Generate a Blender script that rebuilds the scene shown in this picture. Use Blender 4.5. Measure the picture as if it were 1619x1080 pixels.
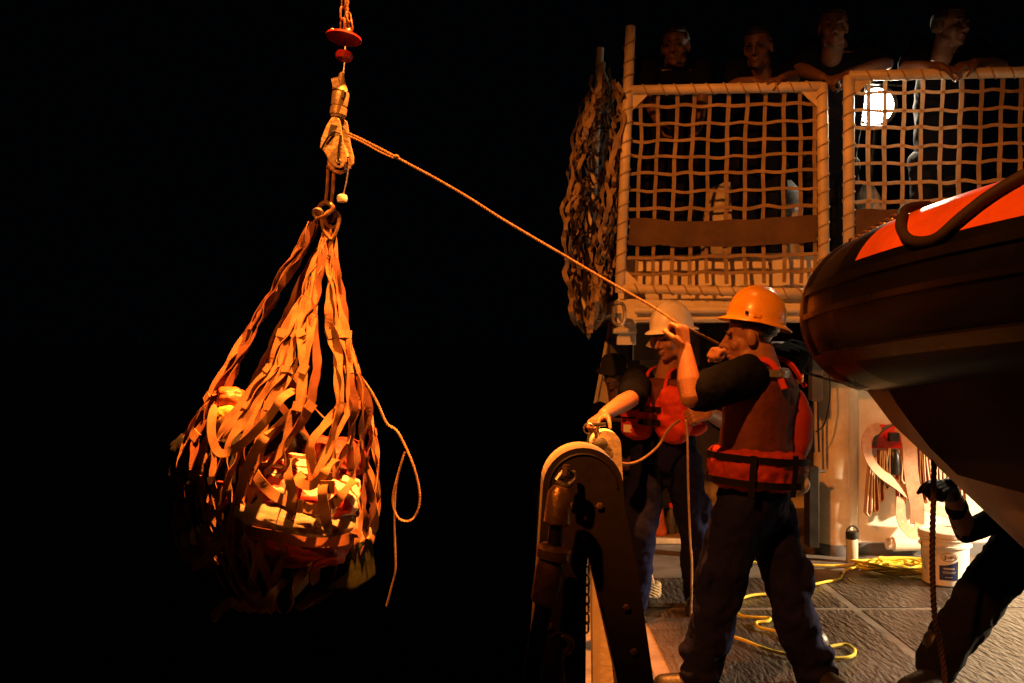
import bpy, bmesh, math, random
from mathutils import Vector, Matrix, Euler, noise
random.seed(7)
R = math.radians
sc = bpy.context.scene
col = sc.collection
for o in list(bpy.data.objects): bpy.data.objects.remove(o)

# ------------------------------------------------------------------ camera
F, H = 1500.0, 1.52                      # focal length in photo pixels, lens height over the deck
cam = bpy.data.cameras.new('camera'); co = bpy.data.objects.new('camera', cam); col.objects.link(co)
cam.sensor_width = 36; cam.lens = 36*F/1619; cam.clip_end = 3000; cam.clip_start = .05
co.location = (0, 0, H); co.rotation_euler = (R(90), 0, 0); sc.camera = co
sc.view_settings.view_transform = 'Standard'; sc.view_settings.look = 'None'
sc.view_settings.exposure = 0; sc.view_settings.gamma = 1

# ------------------------------------------------------------------ night sky
w = bpy.data.worlds.new('World'); sc.world = w; w.use_nodes = True
nt = w.node_tree; bg = nt.nodes['Background']
bg.inputs['Color'].default_value = (.25, .32, .5, 1); bg.inputs['Strength'].default_value = .0016

# ------------------------------------------------------------------ lamps of the ship (their housings are built further down)
def spot(name, loc, target, power, color, angle, blend=.25, radius=.08):
    l = bpy.data.lights.new(name, 'SPOT'); l.energy = power; l.color = color; l.spot_size = R(angle)
    l.spot_blend = blend; l.shadow_soft_size = radius
    o = bpy.data.objects.new(name, l); col.objects.link(o); o.location = loc
    o.rotation_euler = (Vector(target)-Vector(loc)).to_track_quat('-Z', 'Y').to_euler()
    return o
SODIUM = (1.0, .25, .03)
L_CRANE = Vector((.55, 3.75, 6.9)); T_CRANE = Vector((-.9, 4.2, 1.3))
L_MAST = Vector((-2.4, -.9, 5.8)); T_MAST = Vector((1.7, 5.8, .8))
L_SIDE = Vector((6.0, 5.15, 1.75)); T_SIDE = L_SIDE+Vector((-.545, .03, -.839))
L_UP = Vector((2.60, 6.80, 3.21)); T_UP = Vector((1.2, 2.5, 2.2))
spot('crane_lamp', L_CRANE, T_CRANE, 17500, SODIUM, 40.5, .65, .06)
spot('mast_lamp', L_MAST, T_MAST, 2400, SODIUM, 36.5, .55, .10)
spot('deck_lamp', L_SIDE, T_SIDE, 3700, (1, .72, .42), 90, .12, .06)
spot('rail_lamp', L_UP, T_UP, 340, (1, .80, .55), 120, .25, .11)

# ------------------------------------------------------------------ helpers
def P(x, y, d):                            # a point seen at photo pixel (x, y) standing d metres in front of the lens
    return Vector(((x-809.5)/F*d, d, H+(540-y)/F*d))
def G(x, y, z=0.0):                        # the point of the plane z seen at photo pixel (x, y)
    return P(x, y, (H-z)*F/(y-540))
V = Vector
ORI = {}
def smooth01(a, b, x):
    t = max(0, min(1, (x-a)/(b-a))); return t*t*(3-2*t)
def catmull(pts, n=6):
    pts = [V(p) for p in pts]; out = []
    for i in range(len(pts)-1):
        p0 = pts[max(i-1, 0)]; p1 = pts[i]; p2 = pts[i+1]; p3 = pts[min(i+2, len(pts)-1)]
        for k in range(n):
            t = k/n
            out.append(.5*((2*p1)+(-p0+p2)*t+(2*p0-5*p1+4*p2-p3)*t*t+(-p0+3*p1-3*p2+p3)*t**3))
    out.append(pts[-1].copy()); return out
def basis(fwd, up=V((0, 0, 1))):           # columns right, forward, up
    f = V(fwd).normalized(); r = f.cross(V(up)).normalized(); u = r.cross(f)
    return Matrix((r, f, u)).transposed()

class MB:
    def __init__(s): s.v = []; s.f = []; s.m = []
    def add(s, vs, fs, mi=0):
        b = len(s.v); s.v += [V(p) for p in vs]
        for f in fs: s.f.append([i+b for i in f]); s.m.append(mi)
        return s
    def box(s, c, size, rot=None, mi=0):
        c = V(c); h = V(size)*.5; vs = []
        for x in (-1, 1):
            for y in (-1, 1):
                for z in (-1, 1):
                    p = V((x*h.x, y*h.y, z*h.z)); vs.append(c+(rot @ p if rot else p))
        return s.add(vs, [(0,1,3,2),(4,6,7,5),(0,4,5,1),(2,3,7,6),(0,2,6,4),(1,5,7,3)], mi)
    def hexa(s, q, mi=0):                  # eight corners: four below, four above
        return s.add(q, [(3,2,1,0),(4,5,6,7),(0,1,5,4),(1,2,6,5),(2,3,7,6),(3,0,4,7)], mi)
    def tube(s, pts, r, n=8, caps=True, mi=0, flat=None, side=None):
        pts = [V(p) for p in pts]; k = len(pts)
        rs = r if isinstance(r, (list, tuple)) else [r]*k
        vs = []; t0 = (pts[1]-pts[0]).normalized()
        nrm = V(side) if side is not None else t0.orthogonal()
        nrm = (nrm-t0*nrm.dot(t0)).normalized()
        for i in range(k):
            t = (pts[min(i+1, k-1)]-pts[max(i-1, 0)])
            t = t.normalized() if t.length > 1e-9 else t0
            nrm = (nrm-t*nrm.dot(t)); nrm = nrm.normalized() if nrm.length > 1e-6 else t.orthogonal().normalized()
            b = t.cross(nrm)
            for j in range(n):
                a = 2*math.pi*j/n; fl = flat[i] if flat else 1
                vs.append(pts[i]+nrm*math.cos(a)*rs[i]+b*math.sin(a)*rs[i]*fl)
        fs = [(i*n+j, i*n+(j+1)%n, (i+1)*n+(j+1)%n, (i+1)*n+j) for i in range(k-1) for j in range(n)]
        if caps: fs += [tuple(reversed(range(n))), tuple(range((k-1)*n, k*n))]
        return s.add(vs, fs, mi)
    def limb(s, pts, rs, n=14):            # tapered chain with round ends
        for i in range(len(pts)-1):
            a, b = V(pts[i]), V(pts[i+1]); ra, rb = rs[i], rs[i+1]
            d = (b-a); L = d.length; d = d/L if L > 1e-6 else V((0,0,1))
            c = []; q = []
            for k in range(5):
                an = math.pi/2*k/4; c.append(a-d*ra*math.cos(an)); q.append(max(ra*math.sin(an), 1e-4))
            for k in range(5):
                an = math.pi/2*k/4; c.append(b+d*rb*math.sin(an)); q.append(max(rb*math.cos(an), 1e-4))
            s.tube(c, q, n)
        return s
    def sweep(s, cs, lats, ws, ds, n=24, caps=True, mi=0, power=2.0):   # (super)elliptic slices along a spine
        vs = []; k = len(cs); cs = [V(c) for c in cs]
        for i in range(k):
            ax = (cs[min(i+1, k-1)]-cs[max(i-1, 0)]).normalized()
            la = V(lats[i] if isinstance(lats, list) else lats); la = (la-ax*la.dot(ax)).normalized(); fw = ax.cross(la)
            for j in range(n):
                a = 2*math.pi*j/n; ca, sa = math.cos(a), math.sin(a)
                e = 2/power
                x = math.copysign(abs(ca)**e, ca); y = math.copysign(abs(sa)**e, sa)
                vs.append(cs[i]+la*x*ws[i]+fw*y*ds[i])
        fs = [(i*n+j, i*n+(j+1)%n, (i+1)*n+(j+1)%n, (i+1)*n+j) for i in range(k-1) for j in range(n)]
        if caps: fs += [tuple(reversed(range(n))), tuple(range((k-1)*n, k*n))]
        return s.add(vs, fs, mi)
    def ell(s, c, rad, rot=None, n=16, m=10, mi=0):
        c = V(c); rad = V(rad) if not isinstance(rad, (int, float)) else V((rad,)*3); vs = []
        T = lambda p: c+(rot @ p if rot else p)
        vs.append(T(V((0, 0, rad.z))))
        for i in range(1, m):
            th = math.pi*i/m
            for j in range(n):
                a = 2*math.pi*j/n
                vs.append(T(V((rad.x*math.sin(th)*math.cos(a), rad.y*math.sin(th)*math.sin(a), rad.z*math.cos(th)))))
        vs.append(T(V((0, 0, -rad.z)))); e = len(vs)-1
        fs = [(0, 1+j, 1+(j+1)%n) for j in range(n)]
        for i in range(m-2):
            for j in range(n):
                a = 1+i*n+j; b = 1+i*n+(j+1)%n; fs.append((a, a+n, b+n, b))
        fs += [(e, 1+(m-2)*n+(j+1)%n, 1+(m-2)*n+j) for j in range(n)]
        return s.add(vs, fs, mi)
    def lathe(s, prof, c, rot=None, n=24, mi=0, caps=True):   # prof: (radius, height)
        c = V(c); vs = []
        for r, z in prof:
            for j in range(n):
                a = 2*math.pi*j/n; p = V((r*math.cos(a), r*math.sin(a), z)); vs.append(c+(rot @ p if rot else p))
        k = len(prof)
        fs = [(i*n+j, i*n+(j+1)%n, (i+1)*n+(j+1)%n, (i+1)*n+j) for i in range(k-1) for j in range(n)]
        if caps: fs += [tuple(reversed(range(n))), tuple(range((k-1)*n, k*n))]
        return s.add(vs, fs, mi)
    def ribbon(s, pts, normals, width, thick=.003, mi=0):
        pts = [V(p) for p in pts]; k = len(pts); vs = []
        for i in range(k):
            t = pts[min(i+1, k-1)]-pts[max(i-1, 0)]; t = t.normalized() if t.length > 1e-9 else V((0, 0, 1))
            nn = V(normals[i] if isinstance(normals, list) else normals); nn = nn-t*nn.dot(t)
            nn = nn.normalized() if nn.length > 1e-5 else t.orthogonal().normalized(); b = t.cross(nn)
            wd = width[i] if isinstance(width, list) else width
            for x, y in ((-1, -1), (1, -1), (1, 1), (-1, 1)): vs.append(pts[i]+b*wd*.5*x+nn*thick*.5*y)
        fs = []
        for i in range(k-1):
            for j in range(4): fs.append((i*4+j, i*4+(j+1)%4, (i+1)*4+(j+1)%4, (i+1)*4+j))
        fs += [(3, 2, 1, 0), tuple(range((k-1)*4, k*4))]
        return s.add(vs, fs, mi)
    def rope(s, pts, r, pitch=None, strands=3, n=5, step=None, mi=0):   # laid rope: strands wound round each other
        pitch = pitch or r*7; pts = [V(p) for p in pts]
        L = [0]
        for a, b in zip(pts, pts[1:]): L.append(L[-1]+(b-a).length)
        k = max(4, int(L[-1]/(step or pitch/7))); fine = []; j = 0
        for i in range(k+1):
            d = L[-1]*i/k
            while j < len(L)-2 and L[j+1] < d: j += 1
            seg = L[j+1]-L[j]; fine.append((pts[j].lerp(pts[j+1], (d-L[j])/seg if seg > 1e-9 else 0), d))
        for q in range(strands):
            out = []; nrm = (pts[1]-pts[0]).normalized().orthogonal()
            for i, (p, d) in enumerate(fine):
                t = (fine[min(i+1, k)][0]-fine[max(i-1, 0)][0]); t = t.normalized() if t.length > 1e-9 else V((0,0,1))
                nrm = nrm-t*nrm.dot(t); nrm = nrm.normalized() if nrm.length > 1e-6 else t.orthogonal().normalized()
                a = 2*math.pi*(d/pitch+q/strands)
                out.append(p+(nrm*math.cos(a)+t.cross(nrm)*math.sin(a))*r*.52)
            s.tube(out, r*.55, n, mi=mi)
        return s
    def build(s, name, mat, parent=None, smooth=True, base=None, auto=None):
        me = bpy.data.meshes.new(name)
        if parent is not None: o0 = ORI[parent.name]
        elif base is not None: o0 = V(base)
        else:
            xs = [p.x for p in s.v]; ys = [p.y for p in s.v]; zs = [p.z for p in s.v]
            o0 = V(((min(xs)+max(xs))/2, (min(ys)+max(ys))/2, min(zs)))
        me.from_pydata([p-o0 for p in s.v], [], s.f)
        mats = mat if isinstance(mat, (list, tuple)) else [mat]
        for m in mats: me.materials.append(M[m])
        if len(mats) > 1: me.polygons.foreach_set('material_index', s.m)
        bm = bmesh.new(); bm.from_mesh(me); bmesh.ops.recalc_face_normals(bm, faces=bm.faces); bm.to_mesh(me); bm.free()
        if smooth:
            me.polygons.foreach_set('use_smooth', [True]*len(me.polygons))
            if auto is None: auto = 40
            if auto: me.set_sharp_from_angle(angle=R(auto))
        me.update()
        o = bpy.data.objects.new(name, me); col.objects.link(o)
        if parent is not None: o.parent = parent; o.location = (0, 0, 0)
        else: o.location = o0
        ORI[o.name] = o0
        return o
def tag(o, label=None, cat=None, group=None, kind=None):
    if label: o['label'] = label
    if cat: o['category'] = cat
    if group: o['group'] = group
    if kind: o['kind'] = kind
    return o
def empty(name, loc, label=None, cat=None, group=None):
    o = bpy.data.objects.new(name, None); col.objects.link(o); o.location = loc; ORI[o.name] = V(loc)
    o.empty_display_size = .1
    return tag(o, label, cat, group)
def bevel(o, w=.004, seg=2):
    m = o.modifiers.new('bevel', 'BEVEL'); m.width = w; m.segments = seg; m.limit_method = 'ANGLE'; m.angle_limit = R(35); return o
def flesh(o, voxel=.006, it=4, fac=.5):
    m = o.modifiers.new('remesh', 'REMESH'); m.mode = 'VOXEL'; m.voxel_size = voxel; m.use_smooth_shade = True
    if it:
        s = o.modifiers.new('smooth', 'SMOOTH'); s.factor = fac; s.iterations = it
    return o
def crumple(o, size=.1, strength=.02, depth=2, kind='CLOUDS'):
    t = bpy.data.textures.new('folds', kind); t.noise_scale = size
    if kind == 'CLOUDS': t.noise_depth = depth
    m = o.modifiers.new('folds', 'DISPLACE'); m.texture = t; m.strength = strength; m.mid_level = .5; m.texture_coords = 'LOCAL'; return o

# ------------------------------------------------------------------ materials
M = {}
def mat(name, c, rough=.6, metal=0, var=.25, vscale=6, bump=0, bscale=80, spec=.5, emit=None, dark=None, stretch=None, coat=0, detail=5):
    m = bpy.data.materials.new(name); m.use_nodes = True; n = m.node_tree.nodes; l = m.node_tree.links; b = n['Principled BSDF']
    b.inputs['Roughness'].default_value = rough; b.inputs['Metallic'].default_value = metal
    b.inputs['Specular IOR Level'].default_value = spec; b.inputs['Coat Weight'].default_value = coat
    if emit:
        b.inputs['Emission Color'].default_value = (*emit[0], 1); b.inputs['Emission Strength'].default_value = emit[1]
    tc = n.new('ShaderNodeTexCoord'); src = tc.outputs['Object']
    if stretch:
        mp = n.new('ShaderNodeMapping'); mp.inputs['Scale'].default_value = stretch[0]; mp.inputs['Rotation'].default_value = stretch[1]
        l.new(src, mp.inputs['Vector']); bsrc = mp.outputs['Vector']
    else: bsrc = src
    nz = n.new('ShaderNodeTexNoise'); nz.inputs['Scale'].default_value = vscale; nz.inputs['Detail'].default_value = 6; nz.inputs['Roughness'].default_value = .65
    l.new(src, nz.inputs['Vector'])
    cr = n.new('ShaderNodeValToRGB'); l.new(nz.outputs['Fac'], cr.inputs['Fac'])
    dk = dark or tuple(x*(1-var) for x in c)
    cr.color_ramp.elements[0].position = .35; cr.color_ramp.elements[1].position = .65
    cr.color_ramp.elements[0].color = (*dk, 1); cr.color_ramp.elements[1].color = (*[min(1, x*(1+var*.35)) for x in c], 1)
    l.new(cr.outputs['Color'], b.inputs['Base Color'])
    rr = n.new('ShaderNodeMapRange'); rr.inputs['To Min'].default_value = max(0, rough-.12); rr.inputs['To Max'].default_value = min(1, rough+.12)
    l.new(nz.outputs['Fac'], rr.inputs['Value']); l.new(rr.outputs['Result'], b.inputs['Roughness'])
    if bump:
        n2 = n.new('ShaderNodeTexNoise'); n2.inputs['Scale'].default_value = bscale; n2.inputs['Detail'].default_value = detail
        l.new(bsrc, n2.inputs['Vector'])
        bp = n.new('ShaderNodeBump'); bp.inputs['Strength'].default_value = bump; bp.inputs['Distance'].default_value = .022 if name == 'nonskid' else .01
        l.new(n2.outputs['Fac'], bp.inputs['Height']); l.new(bp.outputs['Normal'], b.inputs['Normal'])
    M[name] = m; return m
def weave(name, scale=400, strength=.3):       # adds a fine cloth weave to a material's bump
    m = M[name]; n = m.node_tree.nodes; l = m.node_tree.links; b = n['Principled BSDF']
    tc = n.new('ShaderNodeTexCoord'); wv = n.new('ShaderNodeTexWave'); wv.inputs['Scale'].default_value = scale; wv.inputs['Distortion'].default_value = 2
    wv.bands_direction = 'DIAGONAL'; l.new(tc.outputs['Object'], wv.inputs['Vector'])
    bp = n.new('ShaderNodeBump'); bp.inputs['Strength'].default_value = strength; bp.inputs['Distance'].default_value = .002
    l.new(wv.outputs['Fac'], bp.inputs['Height'])
    if b.inputs['Normal'].is_linked: l.new(b.inputs['Normal'].links[0].from_socket, bp.inputs['Normal'])
    l.new(bp.outputs['Normal'], b.inputs['Normal'])

mat('white_paint', (.76, .72, .63), .45, var=.22, vscale=3, bump=.12, bscale=30, dark=(.62, .55, .44))
mat('buff_paint', (.70, .61, .47), .5, var=.3, vscale=4, bump=.12, bscale=40)
mat('grey_coaming', (.10, .10, .11), .5, var=.3, vscale=5, bump=.1)
mat('deck_plate', (.15, .12, .10), .6, var=.4, vscale=5, bump=.15, bscale=40)
mat('deck_margin', (.10, .095, .09), .5, var=.45, vscale=4, bump=.2, bscale=25)
mat('nonskid', (.050, .041, .037), .33, var=.5, vscale=3.2, bump=1.0, bscale=34, stretch=((1.15, .33, 1), (0, 0, 0)), spec=.8, detail=5)
mat('dark_steel', (.05, .045, .04), .4, .7, var=.4, bump=.15, bscale=60)
mat('galvanised', (.45, .43, .40), .38, .8, var=.4, vscale=20, bump=.2, bscale=90)
mat('hook_paint', (.42, .32, .18), .4, .1, var=.35, vscale=18, bump=.2, bscale=60)
mat('rust_steel', (.26, .14, .07), .45, .5, var=.5, vscale=25, bump=.25, bscale=90)
mat('red_paint', (.34, .02, .015), .4, var=.35, vscale=15, bump=.12)
mat('winch_shaded', (.026, .017, .012), .6, var=.35, vscale=6, bump=.12, bscale=40)  # shade of the stanchion's front face, put into the colour
mat('brass', (.50, .30, .14), .35, .75, var=.4, vscale=20, bump=.15)
mat('webbing', (.37, .20, .095), .85, var=.35, vscale=9, bump=.3, bscale=240, spec=.2); weave('webbing', 260, .5)
mat('webbing_dark', (.19, .075, .04), .85, var=.4, vscale=9, bump=.3, bscale=240, spec=.2); weave('webbing_dark', 260, .5)
mat('rail_net', (.48, .36, .24), .95, var=.3, vscale=9, bump=.2, bscale=200, spec=.05)
mat('canvas', (.13, .085, .06), .9, var=.3, vscale=5, bump=.3, bscale=30, spec=.15)
mat('white_canvas', (.40, .36, .30), .4, var=.25, vscale=6, bump=.3, bscale=14)
mat('manila', (.42, .29, .16), .85, var=.3, vscale=30, bump=.3, bscale=200, spec=.2)
mat('tag_rope', (.22, .14, .08), .9, var=.35, vscale=30, bump=.3, bscale=200, spec=.1)
mat('dark_rope', (.035, .022, .016), .7, var=.3, bump=.2, bscale=200, spec=.3)
mat('yellow_rope', (.72, .55, .05), .6, var=.25, vscale=14, bump=.3, bscale=150, spec=.3)
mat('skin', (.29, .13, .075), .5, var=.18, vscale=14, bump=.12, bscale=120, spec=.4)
mat('skin_shaded', (.13, .065, .042), .5, var=.18, vscale=14, bump=.1, bscale=120, spec=.35)  # darker copy of skin; dim light on these people put into the colour
mat('hair', (.012, .009, .008), .6, var=.3, bump=.5, bscale=220)
mat('eye_dark', (.02, .015, .012), .2, var=.1)
mat('tshirt', (.005, .0055, .010), .95, var=.3, vscale=6, bump=.35, bscale=22, spec=.03)
mat('trousers', (.008, .009, .034), .88, var=.3, vscale=6, bump=.35, bscale=24, spec=.05)
mat('trousers_black', (.004, .004, .006), .9, var=.3, vscale=6, bump=.3, bscale=24, spec=.12)
mat('boot', (.012, .011, .010), .45, var=.3, bump=.2)
mat('vest_orange', (.52, .04, .014), .72, var=.25, vscale=7, bump=.35, bscale=26, spec=.25); weave('vest_orange', 300, .2)
mat('vest_red', (.30, .028, .012), .75, var=.3, vscale=7, bump=.4, bscale=26, spec=.2); weave('vest_red', 300, .2)
mat('vest_mesh', (.10, .026, .018), .75, var=.3, vscale=8, bump=.3, bscale=50, spec=.25)
mat('strap_black', (.007, .006, .006), .9, var=.2, bump=.2, bscale=120, spec=.08)
mat('reflective', (.62, .62, .60), .22, .75, var=.25, vscale=40, bump=.5, bscale=60)
mat('hat_yellow', (.72, .34, .02), .28, var=.14, vscale=11, bump=.03, bscale=60, spec=.5, coat=.2)
mat('hat_white', (.86, .83, .78), .32, var=.16, vscale=11, bump=.03, bscale=60, spec=.45, coat=.1)
mat('felt', (.012, .011, .010), .9, var=.2, bump=.2)
mat('boat_rubber', (.008, .006, .005), .30, var=.3, vscale=7, bump=.12, bscale=22, spec=.5)
mat('boat_black', (.003, .0027, .0027), .42, var=.3, vscale=7, bump=.08, bscale=22, spec=.25)
mat('boat_orange', (.85, .15, .03), .30, var=.22, vscale=6, bump=.1, bscale=20)
mat('hull_white', (.60, .52, .43), .45, var=.3, vscale=5, bump=.08, bscale=30)
mat('bag_red', (.40, .045, .03), .6, var=.35, vscale=10, bump=.5, bscale=24)
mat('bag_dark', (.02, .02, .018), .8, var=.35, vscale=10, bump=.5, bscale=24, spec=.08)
mat('bag_orange', (.68, .16, .03), .5, var=.3, vscale=12, bump=.5, bscale=30)
mat('bag_yellow', (.75, .50, .08), .55, var=.3, vscale=20, bump=.5, bscale=30)
mat('bag_green', (.020, .023, .009), .8, var=.35, vscale=9, bump=.35, bscale=20, spec=.05)
mat('burlap', (.58, .52, .42), .9, var=.2, vscale=60, bump=.5, bscale=260); weave('burlap', 180, 1.0)
mat('carton', (.45, .30, .16), .8, var=.3, vscale=9, bump=.2)
mat('hose', (.62, .36, .24), .75, var=.25, vscale=18, bump=.25, bscale=120, spec=.25)
mat('hose_edge', (.80, .68, .50), .75, var=.15, vscale=18)
mat('hose_red', (.40, .08, .04), .75, var=.3, vscale=18, bump=.25, bscale=120, spec=.25)
mat('sign_red', (.80, .035, .015), .5, var=.2, vscale=8)
mat('bucket_white', (.74, .70, .63), .4, var=.1, vscale=5, bump=.05)
mat('label_blue', (.02, .03, .13), .4, var=.15)
mat('label_print', (.55, .52, .50), .5, var=.05)
mat('label_oval', (.70, .66, .58), .5, var=.05)
mat('ink', (.05, .05, .07), .5, var=.05)
mat('thermos_body', (.50, .47, .36), .4, var=.15)
mat('black_plastic', (.012, .012, .012), .35, var=.2)
mat('lamp_glass', (1, .9, .75), .3, emit=((1, .86, .66), 60))
mat('lamp_glass_amber', (1, .5, .2), .3, emit=((1, .42, .10), 30))
mat('green_glass', (.02, .12, .07), .3, var=.2)
mat('sea', (.002, .003, .004), .12, var=.2, vscale=.5, bump=.6, bscale=1.2, spec=.3)
def backlit(name, fac):                         # thin nylon webbing lets some light through
    m = M[name]; n = m.node_tree.nodes; l = m.node_tree.links; out = n['Material Output']; b = n['Principled BSDF']
    t = n.new('ShaderNodeBsdfTranslucent'); t.inputs['Color'].default_value = (.5, .38, .26, 1); mx = n.new('ShaderNodeMixShader'); mx.inputs[0].default_value = fac
    l.new(b.outputs[0], mx.inputs[1]); l.new(t.outputs[0], mx.inputs[2]); l.new(mx.outputs[0], out.inputs['Surface'])
backlit('rail_net', .3)
# red-and-white printed sack
def printed(name):
    m = bpy.data.materials.new(name); m.use_nodes = True; n = m.node_tree.nodes; l = m.node_tree.links; b = n['Principled BSDF']
    tc = n.new('ShaderNodeTexCoord'); wv = n.new('ShaderNodeTexWave'); wv.inputs['Scale'].default_value = 5.0; wv.inputs['Distortion'].default_value = 1.6; wv.inputs['Detail'].default_value = 1
    wv.bands_direction = 'Y'; l.new(tc.outputs['Object'], wv.inputs['Vector'])
    cr = n.new('ShaderNodeValToRGB'); cr.color_ramp.interpolation = 'CONSTANT'
    cr.color_ramp.elements[0].color = (.72, .66, .58, 1); cr.color_ramp.elements[1].color = (.55, .04, .025, 1); cr.color_ramp.elements[1].position = .62
    l.new(wv.outputs['Fac'], cr.inputs['Fac']); l.new(cr.outputs['Color'], b.inputs['Base Color']); b.inputs['Roughness'].default_value = .5
    nz = n.new('ShaderNodeTexNoise'); nz.inputs['Scale'].default_value = 20; l.new(tc.outputs['Object'], nz.inputs['Vector'])
    bp = n.new('ShaderNodeBump'); bp.inputs['Strength'].default_value = .5; bp.inputs['Distance'].default_value = .01
    l.new(nz.outputs['Fac'], bp.inputs['Height']); l.new(bp.outputs['Normal'], b.inputs['Normal']); M[name] = m
printed('sack_print')

# ------------------------------------------------------------------ sea, deck
mb = MB(); mb.add([(-1500, -400, -3.4), (1500, -400, -3.4), (1500, 2500, -3.4), (-1500, 2500, -3.4)], [(0, 1, 2, 3)])
tag(mb.build('sea', 'sea', smooth=False, base=(0, 0, -3.4)), kind='structure')
EDGE = .30                                  # the ship's side
mb = MB(); mb.box((5.3, 4.0, -.10), (10.0, 18, .2))
deck = tag(mb.build('deck', 'deck_plate', smooth=False, base=(0, 0, 0)), kind='structure')
mb = MB(); mb.box((-.0+EDGE+.17, 4.0, -1.75), (.34, 18, 3.1)); tag(mb.build('ship_side', 'white_paint', smooth=False), kind='structure')
mb = MB(); mb.box((EDGE+.18, 4.0, .002), (.34, 17.9, .004)); mb.build('waterway', 'deck_margin', deck, smooth=False)
def mat_tile(x0, x1, y0, y1):
    mb = MB(); z0, z1 = 0.0005, .003
    nx, ny = max(1, int((x1-x0)/.5)), max(1, int((y1-y0)/.5)); mb.box(((x0+x1)/2, (y0+y1)/2, (z0+z1)/2), (x1-x0, y1-y0, z1-z0))
    return mb.build('nonskid_panel', 'nonskid', deck, smooth=False)
xs = [EDGE+.40, 1.95, 3.2, 4.45, 6.0]; ys = [.2, 1.6, 2.9, 4.15, 5.39, 6.12]
sk = .0
for i in range(len(xs)-1):
    for j in range(len(ys)-1):
        mat_tile(xs[i]+.028, xs[i+1]-.028, ys[j]+.028, ys[j+1]-.028)

# ------------------------------------------------------------------ deckhouse with the upper deck
dh = empty('deckhouse', (2.6, 8, 0), 'white painted deckhouse with round corner pillar under the upper deck', 'deckhouse')
UZ = 1.80                                  # upper deck level
# upper deck plate: its front edge runs behind the net frames
A = P(985, 470, 6.22); B = V((3.6, 5.62, 0))
def edge_y(x): return A.y+(B.y-A.y)*(x-A.x)/(B.x-A.x)
x0, x1 = .70, 6.5
mb = MB(); y0, y1 = edge_y(x0)+.06, edge_y(3.6)+.06
mb.hexa([(x0, y0, UZ-.09), (3.6, y1, UZ-.09), (3.6, 12, UZ-.09), (x0, 12, UZ-.09), (x0, y0, UZ), (3.6, y1, UZ), (3.6, 12, UZ), (x0, 12, UZ)])
mb.hexa([(3.602, y1, UZ-.09), (x1, y1, UZ-.09), (x1, 12, UZ-.09), (3.602, 12, UZ-.09), (3.602, y1, UZ), (x1, y1, UZ), (x1, 12, UZ), (3.602, 12, UZ)])
mb.build('upper_deck_plate', 'white_paint', dh, smooth=False)
def along(xa, xb, off, z, zt, th, name, m):
    mb = MB(); a, b = edge_y(xa)+off, edge_y(xb)+off
    mb.hexa([(xa, a, z), (xb, b, z), (xb, b+th, z), (xa, a+th, z), (xa, a, zt), (xb, b, zt), (xb, b+th, zt), (xa, a+th, zt)])
    return bevel(mb.build(name, m, dh, smooth=False), .004)
along(.72, 3.4, .20, UZ+.004, UZ+.30, .02, 'kick_plate', 'white_paint')      # low bulwark behind the nets
along(.72, 3.4, .02, UZ-.16, UZ-.092, .035, 'edge_beam', 'white_paint')
for z, r in ((1.722, .024), (1.665, .014)):
    mb = MB(); mb.tube([(.80, edge_y(.80)-.04, z), (3.2, edge_y(3.2)-.04, z)], r, 12); mb.build('edge_pipe', 'white_paint', dh)
# left wing bulkhead, tapering upwards, with its outboard pipe
mb = MB(); q = 8.6
a = P(965, 490, q); b = P(1010, 490, q); c = P(935, 690, q); e = P(1010, 690, q)
mb.hexa([(c.x-.08, q, 0), (e.x, q, 0), (e.x, q+.05, 0), (c.x-.08, q+.05, 0), (a.x, q, UZ-.1), (b.x, q, UZ-.1), (b.x, q+.05, UZ-.1), (a.x, q+.05, UZ-.1)])
mb.build('wing_plate', 'buff_paint', dh, smooth=False)
mb = MB(); mb.tube([(c.x-.10, q-.02, 0), (c.x-.02, q-.02, c.z), (a.x+.0, q-.02, UZ-.1)], .018, 8); mb.build('edge_pipe', 'white_paint', dh)
mb = MB(); mb.box((2.9, q+.09, (UZ-.1)/2), (3.6, .06, UZ-.1)); mb.build('back_wall', 'buff_paint', dh, smooth=False)
# steps and plates by the corner under the frame
mb = MB(); p = P(990, 520, 6.5); mb.box((p.x, 6.5, p.z), (.13, .06, .22)); bevel(mb.build('corner_bracket', 'white_paint', dh, smooth=False))
mb = MB(); p = P(990, 523, 6.44); mb.tube([p+V((-.09, 0, 0)), p+V((.07, 0, 0))], .020, 10); mb.build('corner_pipe', 'buff_paint', dh)
mb = MB(); p = P(978, 497, 6.05)
mb.tube(catmull([p+V((-.03, 0, .07)), p+V((.03, 0, .06)), p+V((.035, 0, -.04)), p+V((0, 0, -.07)), p+V((-.035, 0, -.04)), p+V((-.03, 0, .05))], 5), .012, 8); mb.build('shackle', 'galvanised', dh)
# dark boxes added to stand for the shaded recess under the overhang
for x0p, y0p, x1p, y1p, d, m in ((1000, 498, 1100, 570, 7.6, 'canvas'), (965, 534, 1012, 585, 8.3, 'grey_coaming'), (1115, 500, 1290, 640, 7.9, 'dark_steel')):
    a = P(x0p, y0p, d); b = P(x1p, y1p, d); mb = MB(); mb.box(((a.x+b.x)/2, d+.12, (a.z+b.z)/2), (b.x-a.x, .24, a.z-b.z))
    o = bevel(mb.build('shade_box', m, dh, smooth=False), .01)
    mb = MB(); mb.box(((a.x+b.x)/2+.04, d-.008, (a.z+b.z)/2), (.02, .016, .10)); mb.build('handle', 'galvanised', o, smooth=False)  # small bar on the added dark box
a = P(1001, 510, 7.58); mb = MB(); mb.tube([a+V((0, 0, -.30)), a+V((0, 0, .06))], .006, 6); mb.build('edge_trim', 'white_paint', dh)
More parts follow.
